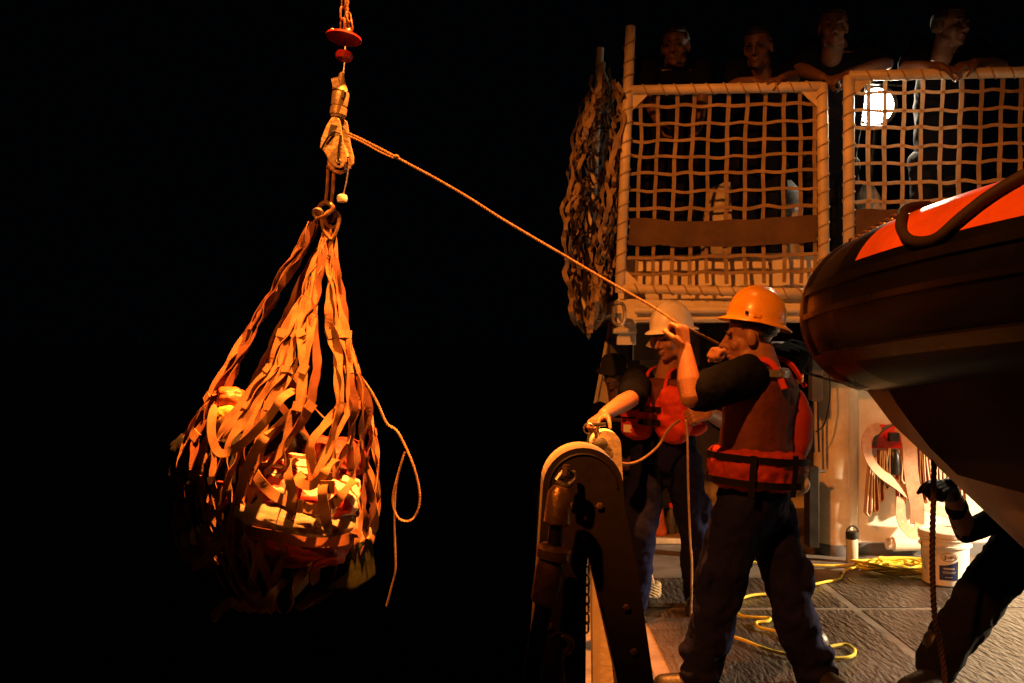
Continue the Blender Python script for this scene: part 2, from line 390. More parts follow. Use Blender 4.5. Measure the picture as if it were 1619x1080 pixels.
# hose wall and round pillar
WY = 6.80
pc = P(1325, 540, 6.80)
mb = MB(); mb.lathe([(.152, .08), (.152, UZ-.1)], (pc.x, pc.y+.05, 0), n=40); mb.build('pillar', 'buff_paint', dh)
mb = MB(); mb.lathe([(.158, 0), (.158, .075), (.154, .08)], (pc.x, pc.y+.05, 0), n=40); mb.build('pillar_foot', 'grey_coaming', dh)
mb = MB(); mb.box((4.35, WY+.04, (UZ-.1)/2+.04), (4.0, .06, UZ-.18)); mb.build('hose_wall', 'white_paint', dh, smooth=False)
mb = MB(); mb.box((4.32, WY-.01, .04), (3.9, .05, .08)); mb.build('wall_coaming', 'grey_coaming', dh, smooth=False)
mb = MB(); mb.box((pc.x+.04, pc.y-.11, .85), (.004, .006, 1.5)); mb.build('weld_seam', 'buff_paint', dh, smooth=False)
# fittings left of the pillar: conduit, boxes
mb = MB(); p = P(1296, 600, 6.55); mb.box((p.x-.03, 6.55, p.z), (.075, .09, .30)); bevel(mb.build('junction_box', 'grey_coaming', dh, smooth=False), .008)
for dx in (-.035, .0):
    mb = MB(); mb.tube([p+V((dx-.02, -.03, -.15)), p+V((dx-.02, -.03, -.33)), p+V((dx-.01, -.02, -.5))], .008, 8); mb.build('conduit', 'black_plastic', dh)
mb = MB(); mb.tube(catmull([p+V((.05, -.03, .1)), p+V((.055, -.05, -.1)), p+V((.02, -.04, -.3)), p+V((-.04, -.04, -.36))], 6), .005, 6); mb.build('cable', 'black_plastic', dh)
mb = MB(); q2 = P(1290, 745, 6.5); mb.tube([q2+V((-.12, 0, 0)), q2+V((.06, 0, 0))], .012, 8); mb.build('wall_bracket', 'galvanised', dh)
mb = MB(); q2 = P(1283, 800, 6.5); mb.box(q2, (.07, .12, .55)); bevel(mb.build('cable_box', 'dark_steel', dh, smooth=False), .006)

# ------------------------------------------------------------------ safety net frames at the upper deck's edge
def fd(x):                                  # depth of the frames' plane at photo column x
    k = (x-809.5)/F; s = (B.y-A.y)/(B.x-A.x); return (A.y-s*A.x)/(1-s*k)
def FP(x, y, off=0): d = fd(x); p = P(x, y, d); p.y += off; return p
def lashing(a, b, r, turns, rr=.005):
    a, b = V(a), V(b); t = (b-a).normalized(); n = t.orthogonal().normalized(); c = t.cross(n); pts = []
    for i in range(int(turns*10)+1):
        f = i/(turns*10); an = 2*math.pi*f*turns+.35*math.sin(f*37); pts.append(a.lerp(b, f)+(n*math.cos(an)+c*math.sin(an))*(r+rr*.6))
    return MB().tube(pts, rr, 5)
def net_frame(label, xl, xr, ytl, ytr, ybl, ybr, post_top, cols, rows, belt, xlb=None, xrb=None):
    xlb = xl if xlb is None else xlb; xrb = xr if xrb is None else xrb
    root = empty('net_frame', FP((xlb+xrb)/2, (ybl+ybr)/2), label, 'net frame', 'netted rail frames on the upper deck')
    pr, rr = .034, .032
    lt, lb, rt, rb = FP(xl, ytl), FP(xlb, ybl), FP(xr, ytr), FP(xrb, ybr)
    topl = lt+(lt-lb).normalized()*post_top
    for a, b, nm, r in ((lb-V((0, 0, .03)), topl, 'post', pr), (rb-V((0, 0, .03)), rt+V((0, 0, .02)), 'post', pr), (lt, rt, 'top_rail', rr), (lb, rb, 'bottom_rail', rr*.95)):
        d = (b-a).normalized()
        mb = MB(); mb.tube([a, a+d*.006, b-d*.006, b], [r*.85, r, r, r*.85], 18)
        o = mb.build(nm, 'buff_paint', root); L = (b-a).length
        lashing(a+d*.08, b-d*.06, r, L/.115).build('lashing', 'manila' if nm != 'post' else 'rail_net', o)
    # gusset plates in the corners
    for c, sx in ((lt, 1), (rt, -1), (lb, 1), (rb, -1)):
        e = (rt-lt).normalized()*sx; up = V((0, 0, -1 if c in (lt, rt) else 1))
        mb = MB(); g = .11; th = V((0, .005, 0))
        tri = [c+e*.02+up*.02, c+e*(g+.03)+up*.02, c+e*.02+up*(g+.03)]
        mb.add([p-th for p in tri]+[p+th for p in tri], [(2, 1, 0), (3, 4, 5), (0, 1, 4, 3), (1, 2, 5, 4), (2, 0, 3, 5)]); mb.build('gusset', 'buff_paint', root, smooth=False)
    rng = random.Random(int(xl))
    def at(x, y):                            # net point, slack behind the rails
        u = (x-xl)/(xr-xl); v = (y-ytl)/(ybl-ytl)
        X = x+(xlb-xl)*v*(1-u)+(xrb-xr)*v*u
        wob = noise.noise(V((x*.021, y*.021, xl)))
        p = FP(X+wob*3.2, y+3.2*noise.noise(V((x*.03, y*.03, 9+xl)))+(ytr-ytl)*u)
        p.y += .02+.05*math.sin(math.pi*max(0, min(1, u)))*math.sin(math.pi*max(0, min(1, v)))+.012*wob
        return p
    wd = .0265
    for x in cols:
        ysq = [ytl+6+(ybl-4-ytl-6)*k/22 for k in range(23)]; pts = [at(x+.5*math.sin(y*.07+x), y) for y in ysq]
        mb = MB(); nr = [V((.25*math.sin(y*.05+x), -1, 0)) for y in ysq]; mb.ribbon(pts, nr, wd*rng.uniform(.85, 1.05), .004); mb.build('net_strap', 'rail_net', root)
    for y in rows:
        n = 34; xsq = [xl+3+(xr-xl-6)*k/n for k in range(n+1)]; pts = [at(x, y+1.2*math.sin(x*.11+y)) for x in xsq]
        for p in pts: p.y -= .007
        mb = MB(); nr = [V((0, -1, .3*math.sin(x*.07+y))) for x in xsq]; mb.ribbon(pts, nr, wd*rng.uniform(.7, .85), .004); mb.build('net_strap', 'rail_net', root)
    if belt:
        xa, xb, ya, yb = belt; n = 24; mb = MB(); g = []
        for k in range(n+1):
            x = xa+(xb-xa)*k/n; sag = 4*math.sin(k/n*math.pi)
            for y in (ya, (ya*2+yb)/3, (ya+yb*2)/3, yb):
                p = at(x, y+sag); p.y -= .022+.008*math.sin(x*.09+y*.05); g.append(p)
        th = V((0, .004, 0)); m2 = len(g); f = []
        for k in range(n):
            for j in range(3): a = k*4+j; f.append((a, a+1, a+5, a+4)); f.append((a+m2, a+4+m2, a+5+m2, a+1+m2))
        mb.add(g+[p+th for p in g], f); mb.build('canvas_belt', 'canvas', root)
    return root
net_frame('square-meshed net in a lashed pipe frame with a long dark canvas belt', 993, 1300, 143, 137, 456, 464, .42,
          [1017, 1043, 1072, 1099, 1125, 1154, 1183, 1211, 1242, 1268, 1289], [168, 196, 222, 247, 274, 302, 330, 358, 384, 408, 434], (1003, 1289, 346, 388), xlb=980, xrb=1303)
net_frame('square-meshed net in a pipe frame with the lit floodlight shining through', 1342, 1668, 120, 113, 470, 478, .0,
          [1376, 1402, 1433, 1462, 1494, 1524, 1556, 1588, 1618, 1642], [146, 175, 202, 231, 258, 289, 318, 346, 374, 402, 430, 454], (1352, 1660, 330, 372))

# slack net folded along the outboard side, hung between two poles
hn = empty('slack_net', P(940, 530, 6.6), 'slack tangled webbing net hanging outboard of the corner post', 'net')
for (xa, ya, xb, yb, d, r, m) in ((949, 76, 937, 330, 6.75, .028, 'buff_paint'),):
    mb = MB(); mb.tube([P(xb-14, 500, d), P(xb, yb, d), P(xa, ya, d)], r, 12); mb.build('pole', m, hn)
    lashing(P(xb, yb, d), P(xa, ya+20, d), r, 10, .005).build('lashing', 'rail_net', hn)
lefts = [(80, 945), (150, 925), (200, 908), (270, 898), (330, 890), (430, 893), (480, 902), (515, 912), (535, 928)]
rights = [(80, 958), (150, 986), (200, 984), (270, 982), (330, 978), (430, 972), (480, 966), (515, 950), (535, 934)]
def interp(tab, y):
    for (a, b), (c, d) in zip(tab, tab[1:]):
        if a <= y <= c: return b+(d-b)*(y-a)/(c-a)
    return tab[-1][1] if y > tab[-1][0] else tab[0][1]
rng = random.Random(3)
def hp(u, y, ph):
    l, r = interp(lefts, y), interp(rights, y)
    x = l+(r-l)*u+5*noise.noise(V((u*4+ph, y*.025, 2)))
    return P(x, y, 6.15+.75*(.5+.5*math.sin(u*9+ph+y*.01))+.15*noise.noise(V((y*.02, ph, u))))
for i in range(17):
    u0 = (i+.5)/17; ph = rng.uniform(0, 6); y0 = 90+95*abs(u0-.55)+rng.uniform(0, 30); y1 = 533-70*abs(u0-.42)*rng.uniform(.4, 1.3)
    n = 26; ysq = [y0+(y1-y0)*k/n for k in range(n+1)]
    pts = [hp(min(1, max(0, u0+.045*(1 if (k//2+i) % 2 else -1)*(1 if k % 2 else .6))), y, ph*.15) for k, y in enumerate(ysq)]
    pts = catmull(pts, 2); nr = []
    for k in range(len(pts)):
        a = .9*math.sin(k*.35+ph)+rng.uniform(-.2, .2); nr.append(V((math.sin(a), -math.cos(a), .25*math.sin(k*.8+ph))))
    MB().ribbon(pts, nr, rng.uniform(.026, .036), .004).build('net_strap', 'rail_net', hn)
for i in range(26):
    y = 120+405*(i+.5)/26; ph = rng.uniform(0, 6); ua = rng.uniform(0, .5); ub = min(1, ua+rng.uniform(.3, .6)); n = 9
    pts = catmull([hp(ua+(ub-ua)*k/n, y+18*math.sin((k/n)*math.pi*1.4+ph)+rng.uniform(-4, 4), ph*.1) for k in range(n+1)], 2)
    nr = [V((.6*math.sin(k*.5+ph), -1, .7*math.cos(k*.4+ph))) for k in range(len(pts))]
    MB().ribbon(pts, nr, .026, .004).build('net_strap', 'rail_net', hn)

# ------------------------------------------------------------------ floodlights (housing, ring, glass)
def floodlight(loc, aim, label, glass='lamp_glass', r=.125, arm=None):
    loc = V(loc); f = (V(aim)-loc).normalized(); rot = f.to_track_quat('Z', 'Y').to_matrix()
    root = empty('floodlight', loc, label, 'floodlight')
    MB().lathe([(.02, -.30), (.07, -.29), (r*.9, -.20), (r+.02, -.055), (r+.02, -.05)], loc, rot, 32).build('housing', 'dark_steel', root)
    MB().lathe([(r+.002, -.05), (r+.028, -.05), (r+.028, -.02), (r+.002, -.02), (r+.002, -.05)], loc, rot, 32, caps=False).build('ring', 'dark_steel', root)
    MB().lathe([(r, -.049), (r, -.035), (r*.8, -.028), (r*.4, -.024), (.004, -.023)], loc, rot, 32).build('glass', glass, root)
    if arm: MB().tube([loc-f*.2, V(arm)], .022, 10).build('bracket', 'dark_steel', root)
    return root
floodlight(L_UP, L_UP+V((-.45, -1, -.13)), 'round floodlight blazing behind the right-hand rail net', arm=(2.66, 7.3, UZ+.002))
fl_ = bpy.data.objects['floodlight']
for zz in (.15, -.15): MB().tube([L_UP+V((-.17, -.06, zz)), L_UP+V((.22, .03, zz))], .007, 6).build('guard_bar', 'galvanised', fl_)
for xx in (-.17, .22): MB().tube([L_UP+V((xx, -.06 if xx < 0 else .03, -.15)), L_UP+V((xx, -.06 if xx < 0 else .03, .15))], .007, 6).build('guard_bar', 'galvanised', fl_)
floodlight(L_CRANE, T_CRANE, 'amber floodlight hung above the cargo net', 'lamp_glass_amber', arm=L_CRANE+V((.6, -.8, 1.2)))
floodlight(L_MAST, T_MAST, 'amber floodlight high up shining on the net frames', 'lamp_glass_amber', arm=L_MAST+V((-.6, -.8, 1.2)))
floodlight(L_SIDE, T_SIDE, 'warm white floodlight on a short stand lighting the hose wall', arm=(6.75, 5.55, .002))

# white canvas-covered gear behind the nets
def cover(a, b, c, d, depth, label):
    mb = MB(); base = V((P(c, 352, depth).x, depth, UZ+.004)); top = P(a, b, depth); w2 = (d-c)/F*depth*.5
    n = 16; cs = []; ws = []; ds = []
    for k in range(n+1):
        t = k/n; p = base.lerp(top, t); p.x += w2*(1-t)*.9; cs.append(p); rib = 1+.09*math.sin(t*30)
        ws.append(w2*rib*math.sqrt(max(.05, 1-t**5))); ds.append(.2*rib*math.sqrt(max(.02, 1-t**2.2)))
    mb.sweep(cs, V((1, 0, 0)), ws, ds, 24); o = mb.build('canvas_cover', 'white_canvas'); crumple(o, .12, .05); return tag(o, label, 'cover')
cover(1150, 288, 1095, 1180, 6.75, 'ribbed white canvas cover leaning behind the net above the canvas belt')
cover(1245, 284, 1212, 1272, 6.85, 'upright white canvas cover beside the frame post')
cover(1372, 288, 1362, 1410, 7.0, 'white canvas cover low under the blazing floodlight')
# green lit box seen through the net
mb = MB(); p = P(1279, 234, 7.4); mb.box((p.x, 7.4, p.z-.12), (.10, .08, .16)); bevel(mb.build('box_body', 'green_glass', smooth=False), .008)
o = bpy.data.objects['box_body']; o.name = 'equipment_case'; tag(o, 'small green case on a stand behind the net', 'case'); ORI['equipment_case'] = ORI['box_body']
MB().tube([(p.x, 7.4, UZ), (p.x, 7.4, p.z-.2)], .02, 8).build('stand', 'dark_steel', o)

# ------------------------------------------------------------------ crane wire, hook gear
D = 4.2
CB = V((-.62, 4.2, 7.4))
cb = empty('crane_boom', CB+V((0, 0, 0)), 'heavy crane boom overhead carrying the hoist wire', 'crane')
MB().hexa([CB+V((-.18, -.2, 0)), CB+V((4.5, -.2, 1.2)), CB+V((4.5, .2, 1.2)), CB+V((-.18, .2, 0)), CB+V((-.18, -.2, .3)), CB+V((4.5, -.2, 1.7)), CB+V((4.5, .2, 1.7)), CB+V((-.18, .2, .3))]).build('boom', 'buff_paint', cb, smooth=False)
MB().box(CB+V((5.0, 0, -2.9)), (.6, .6, 9.0)).build('pedestal', 'buff_paint', cb, smooth=False)
wire = empty('hoist_wire', P(543, 60, D), 'steel hoist wire with a chain and a red disc above the hook', 'wire')
MB().rope([P(546, 58, D), P(549, 0, D), CB+V((0.0, 0, .02))], .010, .08, 3, 5, .03).build('cable', 'rust_steel', wire)
MB().rope([P(541, 130, D), P(546, 90, D), P(546, 62, D)], .0045, .05, 3, 4, .02).build('cable', 'galvanised', wire)
def chain(a, b, name, m, parent, r=.005, ll=.05, wl=.017):
    a, b = V(a), V(b); t = (b-a).normalized(); n = t.orthogonal().normalized(); L = (b-a).length; k = max(1, int(L/(ll*.78)))
    for i in range(k):
        c = a.lerp(b, (i+.5)/k); s = n if i % 2 else t.cross(n); h = ll/2-wl; pts = []
        for q in range(14):
            an = 2*math.pi*q/13; x = wl*math.cos(an); y = wl*math.sin(an); y += h if y >= 0 else -h
            pts.append(c+s*x+t*y)
        MB().tube(pts, r, 6).build(name, m, parent)
chain(P(541, 48, D), P(544, -6, D), 'chain_link', 'rust_steel', wire, .005, .056, .014)
chain(P(556, 48, D), P(550, 20, D), 'chain_link', 'rust_steel', wire, .004, .045, .011)
rot = Euler((R(-7), R(8), 0)).to_matrix()
c = P(543, 62, D)
MB().lathe([(.012, .026), (.048, .024), (.050, .014), (.079, .010), (.080, .002), (.074, -.002), (.030, -.008), (.012, -.010)], c, rot, 36).build('disc', 'red_paint', wire)
for k in range(4):
    an = k*math.pi/2+.5; MB().ell(c+rot @ V((.055*math.cos(an), .055*math.sin(an), .02)), .011, n=10, m=6).build('bolt', 'galvanised', wire)
MB().lathe([(.008, .022), (.034, .020), (.040, .006), (.034, -.012), (.012, -.020), (.008, -.024)], P(544, 90, D), rot, 28).build('collar', 'red_paint', wire)

hk = empty('hook_block', P(530, 330, D), 'painted swivel hook block with the tag line tied to it', 'hook')
ax = (P(543, 112, D)-P(533, 190, D)).normalized(); rot = ax.to_track_quat('Z', 'Y').to_matrix()
MB().lathe([(.010, 0), (.018, -.035), (.020, -.04), (.034, -.075), (.036, -.08)], P(541, 115, D), rot, 24).build('socket', 'hook_paint', hk)
s0 = P(539, 146, D); MB().lathe([(.036, 0), (.038, -.01), (.036, -.06), (.033, -.063), (.033, -.068), (.037, -.07), (.037, -.10), (.032, -.103), (.030, -.112)], s0, rot, 28).build('swivel', 'hook_paint', hk)
MB().box(P(542, 149, D-.035), (.018, .012, .034), rot).build('slot', 'dark_steel', hk, smooth=False)
MB().box(P(531, 131, D-.02), (.032, .02, .04), Euler((0, R(-12), 0)).to_matrix()).build('tab', 'hook_paint', hk, smooth=False)
MB().tube([P(533, 140, D-.03), P(548, 146, D-.03)], .007, 8).build('pin', 'galvanised', hk)
MB().tube([P(538, 185, D+.03), P(541, 215, D+.05), P(547, 250, D+.02)], .017, 10).build('shank', 'hook_paint', hk)
# cheek plates: outline swept to a 14 mm plate
def plate(outline, d0, d1, name, m, parent, hole=None):
    n = len(outline); a = [P(x, y, D) for x, y in outline]; va = [p+V((0, d0, 0)) for p in a]; vb = [p+V((0, d1, 0)) for p in a]
    mb = MB(); mb.add(va+vb, [tuple(reversed(range(n))), tuple(range(n, 2*n))]+[(i, (i+1) % n, (i+1) % n+n, i+n) for i in range(n)])
    return bevel(mb.build(name, m, parent, smooth=False), .003)
cheek = [(526, 189), (533, 187), (539, 191), (541, 200), (545, 228), (550, 247), (550, 258), (545, 266), (538, 268), (530, 266), (522, 256), (516, 244), (508, 236), (510, 222), (518, 202)]
plate(cheek, -.035, -.021, 'cheek_plate', 'hook_paint', hk)
plate([(x+8, y-1) for x, y in cheek], .021, .035, 'cheek_plate', 'hook_paint', hk)
MB().box(P(526, 206, D-.036), (.03, .006, .05), Euler((0, R(15), 0)).to_matrix()).build('slot', 'dark_steel', hk, smooth=False)
MB().lathe([(.045, -.018), (.048, -.012), (.036, 0), (.048, .012), (.045, .018)], P(535, 258, D), Euler((R(90), 0, 0)).to_matrix(), 28).build('sheave', 'rust_steel', hk)
MB().lathe([(.012, 0), (.012, .012), (.008, .016)], P(535, 255, D-.035), Euler((R(90), 0, 0)).to_matrix(), 14).build('pin', 'galvanised', hk)
MB().tube(catmull([P(508, 236, D-.045), P(518, 218, D-.05), P(528, 208, D-.05), P(538, 211, D-.045)], 5), .005, 8).build('keeper_bar', 'dark_steel', hk)
MB().tube([P(535, 255, D-.05), P(536, 235, D-.045), P(539, 214, D-.042)], .006, 8).build('keeper_bar', 'dark_steel', hk)
# hook link down to the ring
for dx in (0, 9):
    MB().tube(catmull([P(519+dx, 264, D+.01), P(518+dx, 285, D-.01), P(516+dx, 312, D-.005), P(514+dx, 324, D)], 4), .008, 8).build('link_bar', 'rust_steel', hk)
MB().ell(P(520, 264, D), .013, n=10, m=8).build('link_eye', 'rust_steel', hk)
# rings and shackles gathering the net
def ring(c, r, rr, nrm, name, m, parent, sx=1.0):
    nrm = V(nrm).normalized(); a = nrm.orthogonal().normalized(); b = nrm.cross(a); pts = [V(c)+a*r*math.cos(2*math.pi*k/24)+b*r*sx*math.sin(2*math.pi*k/24) for k in range(25)]
    return MB().tube(pts, rr, 8).build(name, m, parent)
ring(P(516, 336, D), .043, .011, (.5, 1, .2), 'ring', 'rust_steel', hk)
ring(P(525, 347, D-.02), .036, .009, (-.6, .9, .1), 'ring', 'rust_steel', hk)
ring(P(520, 364, D+.01), .045, .008, (.9, .4, .0), 'ring', 'rust_steel', hk, .6)
ring(P(503, 338, D-.02), .022, .008, (.3, 1, .6), 'ring', 'galvanised', hk)
MB().tube(catmull([P(528, 328, D-.04), P(516, 340, D-.05), P(504, 345, D-.04), P(498, 350, D-.02)], 4), .009, 8).build('hook_tongue', 'rust_steel', hk)
MB().tube(catmull([P(508, 345, D-.045), P(512, 365, D-.045), P(524, 378, D-.04), P(533, 362, D-.035), P(536, 345, D-.03)], 4), .008, 8).build('shackle', 'brass', hk)
MB().tube(catmull([P(551, 222, D-.02), P(553, 240, D-.02), P(549, 280, D-.02), P(543, 308, D-.02)], 5), .0035, 6).build('lanyard', 'galvanised', hk)
MB().lathe([(.012, .018), (.021, .014), (.024, 0), (.021, -.014), (.012, -.018)], P(541, 314, D-.02), n=20).build('float_ball', 'hat_white', hk)

# ------------------------------------------------------------------ cargo net
cn = empty('cargo_net', P(440, 970, D), 'tan webbing cargo net gathered to the hook around a mixed load', 'cargo net')
apex = P(518, 385, D)
prof = [(2.02, .02), (1.75, .12), (1.5, .24), (1.25, .37), (1.05, .425), (.85, .445), (.68, .43), (.52, .36), (.40, .25), (.33, .08)]
def prad(z):
    for (a, b), (c, d) in zip(prof, prof[1:]):
        if c <= z <= a: return d+(b-d)*(z-c)/(a-c)
    return prof[0][1] if z > prof[0][0] else prof[-1][1]
def axis(z):
    t = smooth01(apex.z, .9, z); return V((apex.x+(-1.04-apex.x)*t, D, z))
def pear(az, z, grow=1.0):
    r = prad(z)*grow*(1+.10*noise.noise(V((math.cos(az)*1.3, math.sin(az)*1.3, z*2.2)))); c = axis(z)
    return V((c.x+r*math.cos(az), c.y+r*.85*math.sin(az), z))
bundles = [   # (path of the gathered part: photo column, row, offset in depth), straps, first and last azimuth where they fan out
    ([(497, 352, 0), (458, 420, -.02), (428, 470, -.03), (392, 525, -.07), (358, 585, -.12), (335, 630, -.16)], 9, 152, 232, .08),
    ([(517, 368, -.01), (512, 395, -.04), (500, 425, -.08), (484, 480, -.14), (458, 540, -.20), (436, 600, -.26)], 8, 234, 268, .085),
    ([(516, 368, 0), (510, 395, -.03), (494, 450, -.10), (488, 520, -.20), (487, 600, -.30), (489, 640, -.34)], 3, 264, 286, .05),
    ([(523, 370, 0), (526, 398, -.02), (530, 450, -.05), (541, 520, -.12), (556, 590, -.18), (566, 620, -.2)], 8, 294, 352, .085),
    ([(518, 370, .0), (514, 395, .03), (478, 470, .16), (446, 540, .24), (430, 600, .3)], 5, 60, 135, .12),
    ([(521, 370, .0), (522, 395, .03), (530, 470, .12), (550, 560, .2), (565, 610, .22)], 4, -6, 50, .08)]
rng = random.Random(11)
def bundle_at(path, z):
    pts = [P(x, y, D+o) for x, y, o in path]
    if z >= pts[0].z: return pts[0].copy()
    for a, b in zip(pts, pts[1:]):
        if b.z <= z <= a.z: return a.lerp(b, (a.z-z)/(a.z-b.z))
    a, b = pts[-2], pts[-1]; return b+(b-a)*min(1.2, ((b.z-z)/(a.z-b.z)))
for path, cnt, az0, az1, sprd in bundles:
    ztop = P(0, path[0][1], D).z; zend = P(0, path[-1][1], D+path[-1][2]).z
    def sp_(i, f, z, zig):
        az = R(az0+(az1-az0)*f); full = pear(az+zig, z); b_ = bundle_at(path, max(z, zend-.12))
        b_.z = z; w2 = smooth01(zend+.14, zend-.30, z); spread = sprd*min(1, (ztop-z)/(ztop-zend))**.8 if z < ztop else 0
        tan = V((-math.sin(az), math.cos(az), 0)); b_ += tan*(f-.5)*spread*1.6+V((0, rng.uniform(-.02, .012), 0))+V((.016*math.sin(i*2.3+z*11), 0, 0))
        return b_.lerp(full, w2)
    n_l = 11; zl = [ztop-(ztop-.36)*k/n_l for k in range(n_l+1)]; step = R((az1-az0)/cnt)*.46
    for i in range(cnt):
        f = (i+.5)/cnt; pts = []; ph = rng.uniform(0, 6.28)
        zstop = .36 if rng.random() < .75 else rng.uniform(.45, .7)
        for j, z in enumerate(zl):
            if z < zstop-.05: break
            sg = 1 if (i+j) % 2 else -1
            q_ = sp_(i, f, z, step*sg*rng.uniform(.75, 1.1))
            if pts:                          # taut straight length between two crossings
                pts.append(pts[-1].lerp(q_, .5)+V((rng.uniform(-.004, .004), rng.uniform(-.008, .004), 0)))
            pts.append(q_)
        pts = catmull(pts, 5); nr = []; tw = rng.uniform(.8, 1.6)
        for q, p in enumerate(pts):
            c = axis(p.z); rad = V((p.x-c.x, (p.y-c.y), 0)); rad = rad.normalized() if rad.length > 1e-4 else V((0, -1, 0))
            a = tw*math.sin(q*.20+ph)*(.3+.7*abs(math.sin(math.pi*q/10)))+.35*math.sin(q*.07+ph*2)
            tan = V((-rad.y, rad.x, 0)); nr.append(rad*math.cos(a)+tan*math.sin(a)+V((0, 0, .2)))
        wd = rng.uniform(.031, .045); ws = [wd*(1-.22*abs(math.cos(math.pi*q/10))**6) for q in range(len(pts))]
        MB().ribbon(pts, nr, ws, .004).build('webbing_strap', 'webbing' if rng.random() < .65 else 'webbing_dark', cn)
        if math.sin(R(az0+(az1-az0)*f)) < .3:
            for j, z in enumerate(zl):
                if j < 3 or j > n_l-2 or (i+j) % 2 == 0 or rng.random() < .4: continue
                k = j*10
                if k >= len(pts)-2: break
                p = pts[k]; t = (pts[k+1]-pts[k-1]).normalized(); nn = nr[k]; nn = (nn-t*nn.dot(t)).normalized(); rt = Matrix((t.cross(nn), nn, t)).transposed() @ Euler((0, R(rng.uniform(-22, 22)), 0)).to_matrix()
                MB().box(p+nn*.003, (wd*1.05, .010, wd*.95), rt).build('stitched_joint', 'webbing', cn, smooth=False)
# slings round the load and loose ends
def sling(px, d_off, width, m='webbing', nz=.2):
    base = [P(x, y, D+o) for (x, y), o in zip(px, d_off)]
    base = [base[0]+(base[0]-base[1])*.35+V((0, .16, 0))]+base+[base[-1]+(base[-1]-base[-2])*.35+V((0, .16, 0))]
    pts = catmull(base, 6); nr = [V((.3*math.sin(k*.4+px[0][0]), -1, nz+.3*math.sin(k*.3+px[0][1]))) for k in range(len(pts))]
    return MB().ribbon(pts, nr, width*.82, .004).build('sling', m, cn)
sling([(405, 750), (430, 780), (465, 797), (505, 805), (530, 793), (545, 775)], [-.45, -.47, -.48, -.48, -.47, -.45], .05)
sling([(472, 760), (490, 768), (508, 755), (517, 740)], [-.47, -.48, -.48, -.46], .046)
sling([(395, 838), (440, 848), (490, 858), (540, 855)], [-.42, -.47, -.47, -.44], .05, 'webbing_dark')
sling([(338, 650), (335, 690), (350, 717), (385, 700), (425, 660), (445, 630)], [-.30, -.36, -.40, -.42, -.43, -.43], .042)
sling([(283, 740), (300, 705), (316, 680), (330, 640)], [-.10, -.14, -.18, -.2], .045, 'webbing_dark')
sling([(330, 800), (350, 840), (330, 880), (305, 895)], [-.30, -.34, -.32, -.28], .05)
sling([(352, 860), (372, 800), (395, 730), (420, 690)], [-.34, -.38, -.42, -.44], .048)
sling([(510, 770), (512, 800), (520, 835)], [-.50, -.51, -.48], .05)
sling([(455, 745), (462, 780), (458, 812)], [-.49, -.50, -.48], .046)
for (x, y) in ((468, 800), (513, 803), (518, 770)):
    MB().box(P(x, y, D-.485), (.056, .012, .05)).build('stitched_joint', 'webbing', cn, smooth=False)
# hanging tail line
tl = catmull([P(x, y, D-.1) for x, y in ((566, 590), (585, 616), (598, 640), (612, 670), (628, 682), (645, 715), (658, 750), (664, 790), (655, 818), (640, 824), (627, 815), (621, 790), (628, 755), (640, 715))], 6)
o = MB().rope(tl, .006, .04, 3, 4, .012).build('tail_line', 'manila'); tag(o, 'thin looped tail line hanging off the side of the cargo net', 'rope')
o2 = MB().rope(catmull([P(x, y, D-.1) for x, y in ((640, 715), (632, 740), (625, 780), (624, 840), (625, 900), (617, 935), (611, 958))], 6), .005, .04, 3, 4, .012).build('line_end', 'manila', o)

# ------------------------------------------------------------------ the load inside the net
def lump(name, c, size, m, label, cat, rotz=0, tilt=0, folds=.03, fsize=.09, power=3.2, rx=0):
    rot = Euler((R(rx), R(tilt), R(rotz))).to_matrix(); mb = MB(); n = 20; cs = []; ws = []; ds = []
    for k in range(n+1):
        t = -1+2*k/n; q = (1-abs(t)**power)**(1/power) if abs(t) < 1 else 0; q = max(.03, q)
        cs.append(V(c)+rot @ V((0, 0, t*size[2]/2))); ws.append(size[0]/2*q); ds.append(size[1]/2*q)
    mb.sweep(cs, rot @ V((1, 0, 0)), ws, ds, 36, power=power); o = mb.build(name, m, auto=0)
    s = o.modifiers.new('sub', 'SUBSURF'); s.levels = 1; s.render_levels = 1
    crumple(o, fsize, folds, 3); return tag(o, label, cat, 'goods in the cargo net')
lump('sack', P(484, 768, D-.22), (.46, .34, .17), 'sack_print', 'white sack with red printed stripes under the front slings', 'sack', 10, 14, .05, .06, 2.8, rx=24)
lump('sack', P(470, 812, D-.25), (.52, .34, .13), 'burlap', 'coarse pale mesh sack squeezed below the striped sack', 'sack', 8, 13, .05, .06, 2.6, rx=10)
lump('duffel_bag', P(462, 850, D-.17), (.50, .36, .22), 'bag_red', 'wrinkled red bag low in the cargo net', 'bag', 6, 8, .06, .06, 2.8)
lump('carton', P(365, 640, D-.20), (.12, .11, .15), 'bag_orange', 'small crumpled orange packet high on the load', 'packet', 20, 8, .035, .045, 3.4)
lump('pouch', P(360, 668, D-.25), (.10, .07, .14), 'bag_yellow', 'bright yellow wrapped packet below the orange one', 'packet', 15, 8, .025, .04, 3.4)
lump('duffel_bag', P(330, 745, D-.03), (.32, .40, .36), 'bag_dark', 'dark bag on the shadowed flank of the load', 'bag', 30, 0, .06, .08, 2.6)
lump('duffel_bag', P(520, 725, D+.10), (.34, .40, .18), 'bag_red', 'dull red sack wedged on top behind the striped sack', 'sack', -10, 6, .06, .07, 2.6)
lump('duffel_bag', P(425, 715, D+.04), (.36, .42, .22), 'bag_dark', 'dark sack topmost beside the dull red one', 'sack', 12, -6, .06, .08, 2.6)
lump('canvas_case', P(541, 893, D-.06), (.20, .30, .20), 'bag_green', 'olive canvas case at the bottom of the net', 'case', -14, -6, .008, .05, 9)
lump('carton', P(548, 852, D+.0), (.16, .26, .07), 'carton', 'brown carton jammed above the olive case', 'carton', -14, -6, .012, .08, 6)
